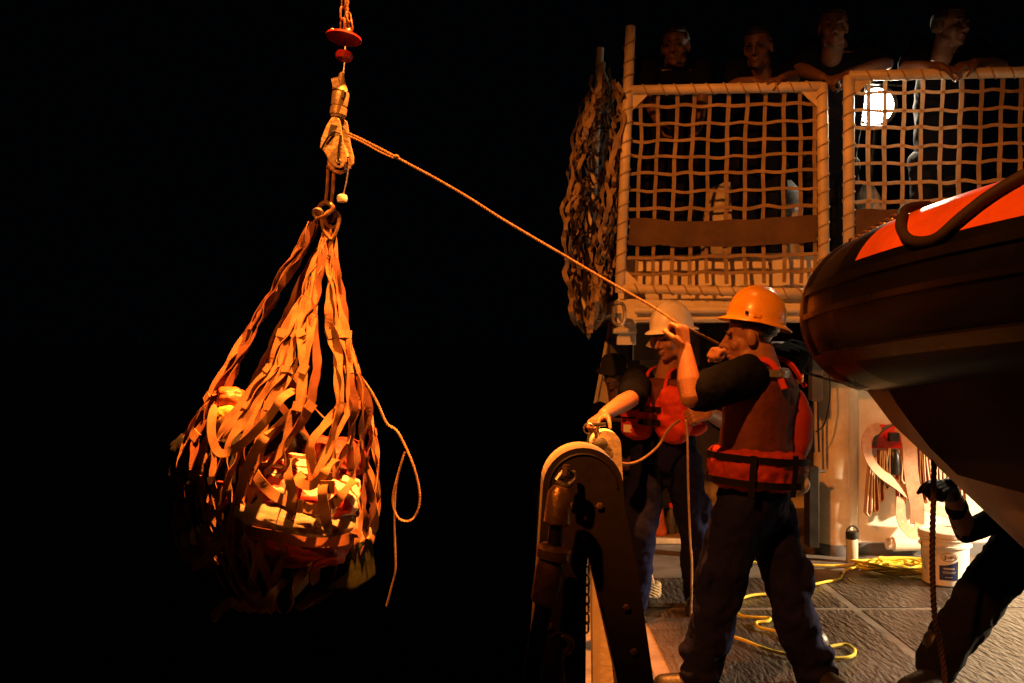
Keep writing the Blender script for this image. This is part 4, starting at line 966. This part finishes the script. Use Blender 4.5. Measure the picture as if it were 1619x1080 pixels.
def add_hand(mb, wrist, d, nrm, side, curls=(60, 80, 45), s=1.0, thumb=(.55, .75), spread=.021, fr=.0092):
    """d: wrist to knuckles; nrm: out of the back of the hand; side: +1 thumb on d x nrm side"""
    d = V(d).normalized(); nrm = V(nrm); nrm = (nrm-d*nrm.dot(d)).normalized(); x = d.cross(nrm)*side; wrist = V(wrist)
    pl = .088*s
    for k in range(4):                                     # palm: four rays of the metacarpus
        u = (1.5-k)*spread*s
        mb.limb([wrist+x*u*.55+d*.008, wrist+x*u+d*(pl-.004*abs(k-1))], [.0165*s, .0125*s], 10)
    mb.ell(wrist+d*pl*.5-nrm*.004, (.036*s, .042*s, .016*s), Matrix((x, d, nrm)).transposed(), 14, 8)
    for k, L in enumerate((.072, .080, .074, .058)):
        u = (1.5-k)*spread*s; p = wrist+x*u+d*pl; a = 0; pts = [p]; f = (.42, .33, .25)
        for seg in range(3):
            a += R(curls[seg]*(1+.05*(k-1))); dir_ = d*math.cos(a)-nrm*math.sin(a); p = p+dir_*L*f[seg]*s*1.12; pts.append(p)
        mb.limb(pts, [fr*s*1.08, fr*s, fr*.93*s, fr*.82*s], 10)
    t0 = wrist+x*.026*s+d*.022*s; o1 = (x*.75+d*.7-nrm*.35).normalized(); t1 = t0+o1*.040*s
    o2 = (x*(1-thumb[0]*1.4)+d*.75-nrm*thumb[1]).normalized(); t2 = t1+o2*.032*s; t3 = t2+(o2-x*.5*thumb[0]-nrm*.15).normalized()*.026*s
    mb.limb([t0, t1, t2, t3], [.0155*s, .0125*s, .0105*s, .0085*s], 10)
    return wrist+d*pl
def spine(mb, hip, sh, lat, ws, ds, extra_top=.0, n=24, power=2.3):
    k = len(ws); cs = [V(hip).lerp(V(sh), i/(k-1)) for i in range(k)]
    mb.sweep(cs, V(lat), ws, ds, n, power=power)
def hardhat(name_mat, c, fwd, up, parent, s=1.0, brim=.050, ridge=True):
    rot = basis(fwd, up); c = V(c); mb = MB(); n = 56; vs = []; rings = []
    prof = [(th/12*math.pi/2, 0) for th in range(13)]
    def P3(x, y, z): return c+rot @ V((x*s, y*s, z*s))
    def row(fr, z, rx, ry, lift=False):
        for j in range(n):
            a = 2*math.pi*j/n; ca, sa = math.cos(a), math.sin(a); x, y = rx*ca*fr, ry*sa*fr; zz = z
            if ridge and lift:
                g = max(0, 1-abs(x)/.020); g2 = max(0, 1-abs(abs(x)-.045)/.010); k_ = min(1, max(0, (y+.10)/.05)); zz += (.0075*min(1, g*2.2)+.004*g2)*k_
            vs.append(P3(x, y, zz))
    rows = 0
    for i in range(1, 15):
        th = math.pi/2*i/14; fr = math.sin(th)**.93; z = .148*math.cos(th)**.92 if i < 14 else 0; row(fr, z, .112, .130, i < 14); rows += 1
    def brow(e, zc):                                          # brim rows, dipping at the front and back
        for j in range(n):
            a = 2*math.pi*j/n; ca, sa = math.cos(a), math.sin(a); ext = brim*(e)*(1+.30*max(0, sa)**2+.25*max(0, -sa)**2)
            vs.append(P3((.112+ext)*ca, (.130+ext)*sa, zc-.22*ext-.006*e*abs(sa)))
    for e, z in ((.08, -.002), (.5, -.004), (1.0, -.007), (1.02, -.011), (.96, -.0125), (.5, -.010), (-.03, -.007)): brow(e, z); rows += 1
    for i in range(13, 0, -1):
        th = math.pi/2*i/14; row(math.sin(th)**.93*.975, (.148*math.cos(th)**.92)-.004, .112, .130); rows += 1
    fs = [(i*n+j, i*n+(j+1) % n, (i+1)*n+(j+1) % n, (i+1)*n+j) for i in range(rows-1) for j in range(n)]
    fs += [tuple(range(n)), tuple(range((rows-1)*n, rows*n))]
    mb.add(vs, fs); o = mb.build('hard_hat', name_mat, parent, auto=55)
    for q in (-1, 1):
        MB().box(P3(q*.113, .015, .012), (.010, .030, .014), rot).build('slot_cover', name_mat, o, smooth=False)
        MB().box(P3(q*.108, .06, .016), (.008, .012, .014), rot).build('clip', 'black_plastic', o, smooth=False)
    MB().sweep([P3(0, 0, -.035), P3(0, 0, -.006)], rot @ V((1, 0, 0)), [.088*s, .092*s], [.108*s, .112*s], 32).build('headband', 'black_plastic', o)
    return o
def band(c, up, lat, rw, rd, width, m, name, parent, a0=0, a1=360, th=.005, power=2.0, wob=0):
    up = V(up).normalized(); lat = V(lat); lat = (lat-up*lat.dot(up)).normalized(); fw = up.cross(lat); pts = []; nr = []; k = 48
    for i in range(k+1):
        a = R(a0+(a1-a0)*i/k); ca, sa = math.cos(a), math.sin(a); e = 2/power
        x = math.copysign(abs(ca)**e, ca)*rw; y = math.copysign(abs(sa)**e, sa)*rd
        pts.append(V(c)+lat*x+fw*y+up*wob*math.sin(3*a)); nr.append(lat*ca/rw+fw*sa/rd)
    return MB().ribbon(pts, nr, width, th).build(name, m, parent)

def leg_set(body, tr, hipc, lat, hips, knees, ankles, toes, rad=(.098, .072, .062), pad=.012):
    for h, k, a, t in zip(hips, knees, ankles, toes):
        body.limb([h, k, a], [.075, .052, .038]); body.limb([a, V((a.x, a.y, .05)).lerp(t, .5), t], [.038, .034, .028])
        tr.limb([h, h.lerp(k, .5), k, k.lerp(a, .5), a], [rad[0], (rad[0]+rad[1])/2+.008, rad[1], (rad[1]+rad[2])/2+.006, rad[2]], 18)
    tr.limb([hips[0], hips[1]], [rad[0]+.008, rad[0]+.008], 18)
def boots(toes, ankles, parent):
    for t, a in zip(toes, ankles):
        d = V((t.x-a.x, t.y-a.y, 0)).normalized(); mb = MB(); heel = V((a.x, a.y, .05))-d*.05
        mb.limb([heel, heel+d*.12, t+V((0, 0, .0))], [.050, .053, .046]); mb.limb([V((a.x, a.y, .06)), V((a.x, a.y, .20))], [.058, .062])
        o = mb.build('boot', 'boot', parent); flesh(o, .010, 3)
        sb = MB(); z = .012; s2 = V((d.y, -d.x, 0)); L = [heel-d*.045, heel+d*.25]
        sb.sweep([V(((L[0]+L[1])/2).to_tuple())*1+V((0, 0, -(L[0].z)+.0065)), V(((L[0]+L[1])/2).to_tuple())*1+V((0, 0, -(L[0].z)+.028))], d, [.148, .148], [.05, .05], 24, power=2.6); sb.build('sole', 'black_plastic', o)

# ---- man in the yellow helmet, hauling on the tag line
def yellow_man():
    C = V(P(1208, 594, 4.12)); fwd = V((-.80, .60, 0)); lat = V((.60, .80, 0))       # lat points to his right
    hip = P(1192, 812, 4.10)
    shL = C-lat*.185+V((0, 0, .005)); shR = C+lat*.185+V((0, 0, .03))
    elL = P(1092, 628, 3.80); wrL = P(1083, 553, 3.86)
    elR = P(1262, 556, 4.42); wrR = P(1158, 553, 4.30)
    hL = hip-lat*.11+V((-.03, 0, .0)); hR = hip+lat*.11+V((.03, 0, .0))
    kL = P(1133, 955, 4.0); aL = P(1106, 1072, 4.05); kR = P(1252, 955, 4.14); aR = P(1288, 1072, 4.16)
    tL = V((aL.x-.15, aL.y+.03, .045)); tR = V((aR.x+.06, aR.y-.14, .045))
    body = MB(); hc = P(1186, 532, 4.10)
    hf = V((-.96, .22, -.10)); hu = V((-.10, 0, 1))
    T, rot = add_head(body, hc, hf, hu, 1.03, True)
    body.limb([hc+V((.04, 0, -.06)), C+V((.0, 0, .02))], [.062, .075], 16)
    spine(body, hip, C+V((0, 0, -.02)), lat, [.14, .13, .14, .15, .14], [.095, .09, .10, .105, .09])
    body.limb([shL, elL, elL.lerp(wrL, .35), wrL], [.058, .044, .048, .030]); body.limb([shR, elR, elR.lerp(wrR, .35), wrR], [.058, .045, .046, .030])
    add_hand(body, wrL, V((-.12, .10, 1)), V((.75, -.6, .1)), -1, (62, 88, 55), 1.05, (.75, .85))
    add_hand(body, wrR, V((-1, -.42, -.05)), V((.1, -.1, 1)), 1, (58, 85, 60), 1.0, (.6, .8))
    tr = MB(); leg_set(body, tr, hip, lat, (hL, hR), (kL, kR), (aL, aR), (tL, tR), (.100, .094, .080))
    man = tag(body.build('person', 'skin', base=(hip.x, hip.y, 0)), 'man in yellow helmet hauling the tag line with both raised hands', 'person')
    flesh(man, .0045, 3)
    eyes_hair(T, rot, 1.0, man, True)
    # trousers with cargo pockets
    spine(tr, hip+V((0, 0, -.0)), hip.lerp(C, .30), lat, [.17, .185, .175], [.13, .14, .13])
    for h, k, sgn in ((hL, kL, -1), (hR, kR, 1)):
        p = h.lerp(k, .72)+V((sgn*.075, -.02, 0)); tr.ell(p, (.045, .075, .10), None)
    for k, a in ((kL, aL), (kR, aR)): tr.ell(a+V((0, 0, .03)), (.095, .10, .05)); tr.ell(a+V((0, 0, .12)), (.088, .092, .05))
    o = tr.build('trousers', 'trousers', man); flesh(o, .011, 3); crumple(o, .09, .035, 2); crumple(o, .035, .010, 1)
    boots((tL, tR), (aL, aR), man)
    # shirt
    s = MB(); spine(s, hip.lerp(C, .2), C+V((0, 0, .015)), lat, [.175, .175, .185, .195, .185, .13], [.125, .12, .13, .135, .12, .09])
    s.limb([shL, shL.lerp(elL, .55), shL.lerp(elL, .82)], [.092, .085, .080], 18); s.limb([shR, shR.lerp(elR, .5), shR.lerp(elR, .72)], [.092, .082, .078], 18)
    o = s.build('shirt', 'tshirt', man); flesh(o, .010, 3); crumple(o, .07, .022, 2)
    # life vest: mesh yoke, cushions, straps, tape
    ve = MB(); spine(ve, hip.lerp(C, .42), C+V((.0, 0, .04)), lat, [.205, .205, .208, .208, .195, .13], [.155, .150, .148, .146, .140, .10])
    o = ve.build('vest_yoke', 'vest_mesh', man); flesh(o, .010, 3); crumple(o, .08, .014, 2)
    up = (C-hip).normalized()
    low = MB(); c0 = hip.lerp(C, .33)
    cs = [c0+up*(-.09), c0+up*(-.065), c0+up*.0, c0+up*.07, c0+up*.10]
    low.sweep(cs, lat, [.175, .235, .248, .235, .175], [.14, .19, .205, .19, .14], 40, power=2.2)
    lo = low.build('vest_cushion', 'vest_red', man); flesh(lo, .010, 4); crumple(lo, .055, .034, 2)
    for an, zz, hh, rr in ((-48, .60, .30, .085),):
        fw2 = up.cross(lat); p = hip.lerp(C, zz)+lat*.165*math.cos(R(an))*1.0+fw2*.135*math.sin(R(an)) 
        cu = MB(); rt = Matrix((lat*math.sin(R(-an))+fw2*math.cos(R(an)), lat*math.cos(R(an))+fw2*math.sin(R(an)), up)).transposed(); cu.ell(p, (.115, rr, hh*.62), rt, 24, 16)
        if an == -90: continue
        q = cu.build('vest_cushion', 'vest_red', man); crumple(q, .06, .02, 2)
    for dz in (.048, -.052): band(c0+up*dz, up, lat, .247, .205, .028, 'strap_black', 'vest_strap', man, power=2.2)
    for a0 in (198, 250):                       # upright webbing on the side panel
        fw2 = up.cross(lat); e = 2/2.4; ca, sa = math.cos(R(a0)), math.sin(R(a0)); off = lat*math.copysign(abs(ca)**e, ca)*.254+fw2*math.copysign(abs(sa)**e, sa)*.214
        MB().ribbon([c0+off+up*-.085, c0+off*1.02, c0+off+up*.085], off, .026, .005).build('vest_strap', 'strap_black', man)
    band(C+up*.0, up, lat, .200, .150, .036, 'reflective', 'reflective_tape', man, 290, 350, wob=.004, power=2.3)
    band(C+up*.012, up, lat, .192, .146, .030, 'reflective', 'reflective_tape', man, 196, 250, wob=.004, power=2.3)
    # collar edge of the vest
    for sg in (-1, 1):                          # shoulder straps of the vest
        q = [C+lat*sg*.115+fwd*.145+up*-.12, C+lat*sg*.105+fwd*.11+up*.0, C+lat*sg*.10+fwd*.03+up*.068, C+lat*sg*.10-fwd*.07+up*.055, C+lat*sg*.125-fwd*.142+up*-.05]
        qs = catmull(q, 5); MB().ribbon(qs, [(p-C).normalized() for p in qs], .026, .010).build('vest_shoulder', 'vest_mesh' if sg == 2 else 'vest_orange', man)
    # holster bag at the hip
    p = P(1262, 766, 4.0); MB().ell(p, (.05, .04, .045), n=16, m=10).build('belt_pouch', 'thermos_body', man)
    # helmet
    hardhat('hat_yellow', hc+V((.025, 0, .070)), V((-.965, .10, .20)), V((.26, 0, 1)), man, .98, .026)
yellow_man()

# ---- man in the white helmet at the control post
def white_man():
    C = P(1055, 603, 5.28); fwd = V((-.62, -.78, 0)).normalized(); lat = V((-.78, .62, 0)).normalized()    # lat: his right (image left)
    hip = P(1052, 725, 5.30)
    shR = C+lat*.19; shL = C-lat*.19
    elR = P(998, 630, 4.95); wrR = P(957, 655, 4.55) 
    wrR = P(955, 655, 4.62); elL = P(1150, 668, 5.20); wrL = P(1120, 654, 4.98)
    hR = hip+lat*.10; hL = hip-lat*.10
    kR = P(1012, 840, 5.1); aR = P(1004, 950, 5.25); kL = P(1096, 830, 5.3); aL = P(1104, 945, 5.4)
    tR = V((aR.x-.08, aR.y-.14, .045)); tL = V((aL.x-.06, aL.y-.15, .045))
    body = MB(); hc = P(1062, 534, 5.22); hf = V((-.82, -.52, -.22)); hu = V((-.16, -.05, 1))
    T, rot = add_head(body, hc, hf, hu, 1.0)
    body.limb([hc+V((.02, .03, -.06)), C+V((0, 0, .02))], [.060, .072], 16)
    spine(body, hip, C, lat, [.14, .13, .14, .15, .13], [.095, .09, .10, .105, .085])
    body.limb([shR, elR, elR.lerp(wrR, .35), wrR], [.056, .046, .048, .030]); body.limb([shL, elL, elL.lerp(wrL, .35), wrL], [.056, .044, .046, .031])
    add_hand(body, wrR, V((-.62, -.75, -.32)), V((-.25, .1, 1)), -1, (38, 55, 35), 1.02, (.4, .7))
    add_hand(body, wrL, V((-1, -.25, -.10)), V((-.15, -.85, .5)), 1, (68, 86, 50), 1.08, (.7, .8))
    tr = MB(); leg_set(body, tr, hip, lat, (hR, hL), (kR, kL), (aR, aL), (tR, tL), (.105, .086, .074))
    man = tag(body.build('person', 'skin', base=(hip.x, hip.y, 0)), 'man in white helmet working the control post beside the yellow-helmeted man', 'person')
    flesh(man, .0048, 3); eyes_hair(T, rot, 1.0, man, True)
    spine(tr, hip+V((0, 0, -.06)), hip.lerp(C, .3), lat, [.165, .18, .17], [.125, .135, .125])
    p = hL.lerp(kL, .75)+V((.075, -.02, 0)); tr.ell(p, (.04, .07, .09)); p = hR.lerp(kR, .75)+V((-.075, 0, 0)); tr.ell(p, (.04, .07, .09))
    o = tr.build('trousers', 'trousers', man); flesh(o, .011, 3); crumple(o, .09, .035, 2); crumple(o, .035, .010, 1)
    boots((tR, tL), (aR, aL), man)
    s = MB(); spine(s, hip.lerp(C, .1), C+V((0, 0, .02)), lat, [.17, .17, .18, .195, .185, .12], [.125, .12, .128, .132, .12, .08])
    s.limb([shR, shR.lerp(elR, .6), shR.lerp(elR, .9)], [.090, .084, .078], 18); s.limb([shL, shL.lerp(elL, .6), shL.lerp(elL, .9)], [.090, .082, .076], 18)
    o = s.build('shirt', 'tshirt', man); flesh(o, .010, 3); crumple(o, .07, .022, 2)
    up = (C-hip).normalized(); fw = fwd
    # vest front panels, side pocket
    for sgn, wv, hv in ((1, .098, .155), (-1, .105, .160)):
        p = hip.lerp(C, .60)+fw*.125+lat*sgn*.108; rt = Matrix((lat, fw, up)).transposed()
        mb = MB(); k = 18; cs = []; ws = []; ds = []
        for i in range(k+1):
            t = -1+2*i/k; q = max(.05, (1-abs(t)**3.2)**(1/2.6)) if abs(t) < 1 else .05
            cs.append(p+up*t*hv+lat*sgn*.012*(-t)); ws.append(wv*q*(1-.26*max(0, t))); ds.append(.060*q)
        mb.sweep(cs, lat, ws, ds, 28, power=2.8); o = mb.build('vest_panel', 'vest_orange', man, auto=0); s2 = o.modifiers.new('sub', 'SUBSURF'); s2.levels = 1; s2.render_levels = 1; crumple(o, .06, .028, 2)
        if sgn == 1:
            mb = MB(); mb.sweep([p+up*-.02+fw*.055+lat*.02, p+up*.035+fw*.062+lat*.02, p+up*.06+fw*.055+lat*.02], lat, [.055, .056, .05], [.016, .02, .012], 20, power=4); mb.build('vest_pocket', 'vest_orange', o)
            MB().box(p+up*-.085+fw*.062+lat*.028, (.05, .004, .042), rt).build('vest_tag', 'label_oval', o, smooth=False)
            MB().box(p+up*-.024+fw*.076+lat*.02, (.10, .008, .008), rt).build('pocket_edge', 'strap_black', o, smooth=False)
    bk = MB(); spine(bk, hip.lerp(C, .40), C+V((0, 0, .02)), lat, [.19, .195, .198, .195, .17], [.138, .14, .14, .135, .12]); o = bk.build('vest_yoke', 'vest_mesh', man); flesh(o, .011, 3)
    for f in (.66, .50):
        c0 = hip.lerp(C, f); pts = [c0+fw*(.195-.05*abs(q)**2)+lat*q*.12 for q in (-.55, -.2, .1, .45, .75)]; MB().ribbon(pts, fw, .032, .012).build('vest_strap', 'strap_black', man)
        MB().box(c0+fw*.202+lat*.0, (.05, .014, .036), Matrix((lat, fw, up)).transposed()).build('buckle', 'black_plastic', man, smooth=False)
    for sgn in (1, -1):
        a = hip.lerp(C, .82)+fw*.15+lat*sgn*.062; b = C+fw*.10+lat*sgn*.065+up*.05; e = C+lat*sgn*.07+up*.085-fw*.02
        MB().ribbon(catmull([a, b, e], 5), fw, .020, .006).build('vest_strap', 'vest_orange', man)
    p = P(1100, 676, 5.15); mb = MB(); mb.ell(p, (.06, .05, .045), n=18, m=10); o = mb.build('vest_cushion', 'vest_orange', man); crumple(o, .05, .02, 2)
    hardhat('hat_white', hc+V((-.0, 0, .055)), V((-.85, -.50, -.10)), V((-.12, -.06, 1)), man, .98, .024)
    # neck shade of pale cloth at the cheek
    g = [P(1036, 528, 5.30), P(1041, 552, 5.28), P(1026, 549, 5.32), P(1021, 547, 5.34), P(1030, 536, 5.33)]
    mb = MB(); mb.add(g+[p+V((0, .02, 0)) for p in g], [(4, 3, 2, 1, 0), (5, 6, 7, 8, 9)]+[(i, (i+1) % 5, (i+1) % 5+5, i+5) for i in range(5)]); mb.build('neck_shade', 'white_canvas', man, smooth=False)
white_man()

# ---- man in the black brimmed hat under the overhang
def hat_man():
    C = P(978, 652, 8.0); fwd = V((-.55, -.83, 0)).normalized(); lat = V((-.83, .55, 0)).normalized(); hip = V((C.x+.12, 8.25, .50))
    hc = P(970, 592, 7.93); body = MB(); T, rot = add_head(body, hc, V((-.5, -.8, -.25)), V((-.05, -.1, 1)), 1.0)
    body.limb([hc+V((0, .02, -.06)), C], [.06, .07])
    shR = C+lat*.18; shL = C-lat*.18; elR = C+V((-.16, -.08, -.28)); wrR = C+V((-.02, -.32, -.36)); elL = C+V((.22, -.05, -.28)); wrL = C+V((.05, -.30, -.38))
    spine(body, hip, C, lat, [.14, .14, .15, .13], [.1, .1, .1, .09])
    body.limb([shR, elR, wrR], [.055, .042, .03]); body.limb([shL, elL, wrL], [.055, .042, .03])
    add_hand(body, wrR, V((.3, -1, -.1)), V((0, 0, 1)), -1); add_hand(body, wrL, V((-.3, -1, -.1)), V((0, 0, 1)), 1)
    hR = hip+lat*.1; hL = hip-lat*.1; kR = hip+V((-.2, -.42, .02)); kL = hip+V((.1, -.45, .02)); aR = V((kR.x, kR.y+.12, .10)); aL = V((kL.x, kL.y+.12, .10)); tR = V((aR.x-.06, aR.y-.15, .045)); tL = V((aL.x-.03, aL.y-.16, .045))
    tr = MB(); leg_set(body, tr, hip, lat, (hR, hL), (kR, kL), (aR, aL), (tR, tL), (.10, .08, .07))
    man = tag(body.build('person', 'skin_shaded', base=(hip.x, hip.y, 0)), 'crouching man in a black brimmed hat behind the outstretched arm', 'person'); flesh(man, .0075, 3); eyes_hair(T, rot, 1.0, man, True)
    spine(tr, hip+V((0, 0, -.06)), hip.lerp(C, .3), lat, [.15, .17, .16], [.12, .13, .12]); o = tr.build('trousers', 'trousers_black', man); flesh(o, .013, 3); crumple(o, .09, .03)
    s = MB(); spine(s, hip.lerp(C, .15), C+V((0, 0, .02)), lat, [.17, .175, .19, .18, .12], [.125, .13, .132, .12, .08]); s.limb([shR, shR.lerp(elR, .9)], [.086, .072]); s.limb([shL, shL.lerp(elL, .9)], [.086, .072])
    o = s.build('shirt', 'tshirt', man); flesh(o, .012, 3); crumple(o, .08, .02); boots((tR, tL), (aR, aL), man)
    rt = basis(V((-.5, -.8, -.15)), V((.05, -.08, 1)))
    MB().lathe([(.150, -.035), (.152, -.030), (.112, .000), (.106, .02), (.100, .075), (.080, .105), (.04, .118), (.005, .120)], hc+V((0, 0, .055)), rt, 36).build('brimmed_hat', 'felt', man, auto=0)
    st_ = MB(); st_.box((hip.x, hip.y+.06, .19), (.42, .36, .375)); tag(bevel(st_.build('deck_locker', 'grey_coaming', smooth=False), .01), 'low grey locker the black-hatted man sits on', 'locker')
hat_man()

# ---- four watchers leaning on the upper rail
def watcher(label, head, hf, C, arms, spread=.19, hu=V((0, 0, 1)), glasses=False, depth=6.35, hairtop=None, hs=1.12):
    """arms: [(elbow, wrist, hand dir, side)] as photo pixels + depth"""
    hc = P(head[0], head[1], depth-.02+head[2]); C = P(C[0], C[1], depth+C[2]); lat = V((1, .08, 0)).normalized()
    hip = V((C.x, C.y+.14, UZ+.92)); body = MB(); T, rot = add_head(body, hc, hf, hu, hs)
    body.limb([hc+V((0, .03, -.06)), C+V((0, 0, .03))], [.058, .07]); spine(body, hip, C, lat, [.14, .13, .145, .15, .13], [.1, .09, .1, .105, .085])
    s = MB(); spine(s, hip+V((0, 0, -.05)), C+V((0, 0, .02)), lat, [.175, .172, .185, .20, .19, .12], [.13, .125, .13, .135, .12, .08])
    for (el, wr, hd, nrm, side, cur) in arms:
        sh = C+lat*.19*(1 if el[0] > head[0] else -1)*(-1 if el[3:] == ('x',) else 1); e = P(*el[:3]); w2 = P(*wr)
        body.limb([sh, e, e.lerp(w2, .35), w2], [.056, .044, .046, .030]); add_hand(body, w2, V(hd), V(nrm), side, cur)
        s.limb([sh, sh.lerp(e, .5), sh.lerp(e, .78)], [.088, .080, .074], 18)
    hips = (hip+lat*.1, hip-lat*.1); kn = [h+V((0, .02, -.44)) for h in hips]; an = [V((k.x, k.y+.03, UZ+.10)) for k in kn]; tr = MB()
    for h, k, a in zip(hips, kn, an):
        body.limb([h, k, a], [.075, .052, .04]); body.limb([a, V((a.x, a.y-.14, UZ+.045))], [.042, .036]); tr.limb([h, k, a+V((0, 0, -.03))], [.10, .082, .075], 16)
    tr.limb([hips[0], hips[1]], [.11, .11])
    man = tag(body.build('person', 'skin_shaded', base=(hip.x, hip.y, UZ)), label, 'person', 'watchers at the upper rail'); flesh(man, .0065, 3)
    eyes_hair(T, rot, hs, man, True)
    o = s.build('shirt', 'tshirt', man); flesh(o, .011, 3); crumple(o, .08, .02); o = tr.build('trousers', 'trousers_black', man); flesh(o, .013, 3); crumple(o, .09, .03)
    for a in an:
        mb = MB(); mb.limb([V((a.x, a.y+.03, UZ+.048)), V((a.x, a.y-.15, UZ+.044))], [.045, .04]); mb.limb([V((a.x, a.y, UZ+.07)), V((a.x, a.y, UZ+.17))], [.048, .052]); flesh(mb.build('boot', 'boot', man), .011, 2)
    if glasses:
        for q in (-1, 1): ring(T(q*.031, .10, .004), .021, .0022, rot @ V((0, 1, 0)), 'spectacle_rim', 'black_plastic', man)
    return man
FL = (25, 35, 25)
watcher('man at the upper rail nearest the corner post, arms down', (1068, 75, 0), V((-.35, -1, -.18)), (1066, 110, .05),
        [((1022, 150, 6.3), (1040, 190, 6.3), (.2, -.1, -1), (-1, 0, 0), -1, FL), ((1112, 136, 6.34), (1108, 185, 6.34), (-.1, -.1, -1), (1, 0, 0), 1, FL)])
watcher('man in spectacles leaning on the rail with his hands clasped', (1199, 76, -.05), V((-.55, -1, -.30)), (1208, 112, .05),
        [((1160, 136, 6.2), (1192, 128, 6.08), (1, -.15, -.1), (0, -.3, 1), 1, (40, 60, 40)), ((1256, 122, 6.3), (1236, 125, 6.05), (-1, -.2, -.15), (0, -.4, 1), -1, (40, 60, 40))], glasses=True)
watcher('man between the two net frames with his elbow cocked on the rail', (1317, 44, -.1), V((-.22, -1, -.20)), (1324, 82, .05),
        [((1402, 100, 6.3), (1338, 119, 6.0), (-1, -.2, -.35), (.1, -.5, 1), -1, (45, 60, 40)), ((1262, 108, 6.3), (1300, 122, 6.05), (1, -.2, -.3), (0, -.5, 1), 1, (35, 50, 30))])
watcher('man beside the blazing floodlight resting folded arms on the rail', (1502, 44, -.1), V((.50, -1, -.10)), (1500, 82, .05),
        [((1434, 108, 6.05), (1488, 106, 5.80), (1, -.25, -.25), (0, -.5, 1), 1, (40, 55, 35)), ((1582, 104, 6.05), (1540, 100, 5.78), (-1, -.2, -.2), (0, -.5, 1), -1, (40, 60, 35))], depth=6.2)

# ---- dark-clad person bracing beside the boat, seen mostly as one leg
def boat_hand():
    foot = G(1462, 1096); hip = V((2.42, 4.12, .82)); lat = V((.75, .66, 0)).normalized(); C = V((2.74, 3.98, 1.10))
    hL = hip-lat*.09; hR = hip+lat*.09; aL = foot+V((.08, .06, .11)); kL = P(1560, 925, 4.12); tL = foot+V((-.10, -.06, .045)); kR = V((2.72, 4.02, .46)); aR = V((2.85, 4.2, .11)); tR = aR+V((.1, -.14, -.065))
    body = MB(); hc = C+V((.10, -.10, .24)); T, rot = add_head(body, hc, V((-.6, -.75, -.3)))
    body.limb([hc+V((0, .03, -.06)), C], [.058, .07]); spine(body, hip, C, lat, [.14, .13, .15, .14], [.1, .09, .1, .09])
    shL = C-lat*.18; shR = C+lat*.18; elL = P(1527, 842, 4.05); wrL = P(1500, 768, 3.90); elR = C+V((.18, -.25, -.26)); wrR = C+V((.05, -.42, -.2))
    body.limb([shL, elL, elL.lerp(wrL, .3), wrL], [.056, .046, .047, .032]); body.limb([shR, elR, wrR], [.055, .043, .03])
    add_hand(body, wrL, V((-.75, -.55, -.05)), V((.1, -.5, 1)), 1, (65, 85, 50)); add_hand(body, wrR, V((-.5, -1, 0)), V((0, 0, 1)), 1)
    tr = MB(); leg_set(body, tr, hip, lat, (hL, hR), (kL, kR), (aL, aR), (tL, tR), (.125, .105, .088))
    man = tag(body.build('person', 'skin', base=(hip.x, hip.y, 0)), 'dark-clad person bracing one leg beneath the boat and gripping the hanging rope', 'person'); flesh(man, .006, 3); eyes_hair(T, rot, 1, man)
    o = tr.build('trousers', 'trousers_black', man); flesh(o, .012, 3); crumple(o, .10, .04); crumple(o, .035, .010, 1)
    s = MB(); spine(s, hip, C+V((0, 0, .02)), lat, [.175, .18, .195, .185, .12], [.13, .13, .135, .12, .08]); s.limb([shL, shL.lerp(elL, .5), elL, elL.lerp(wrL, .55)], [.085, .07, .048, .046]); s.limb([shR, elR, elR.lerp(wrR, .6)], [.088, .062, .052])
    o = s.build('shirt', 'trousers_black', man); flesh(o, .012, 3); crumple(o, .08, .02); boots((tL, tR), (aL, aR), man)
    g = MB(); add_hand(g, wrL, V((-.75, -.55, -.05)), V((.1, -.5, 1)), 1, (65, 85, 50), 1.06, fr=.0105); g.limb([wrL, wrL.lerp(elL, .2)], [.034, .037]); flesh(g.build('work_glove', 'boot', man), .0055, 2)
boat_hand()
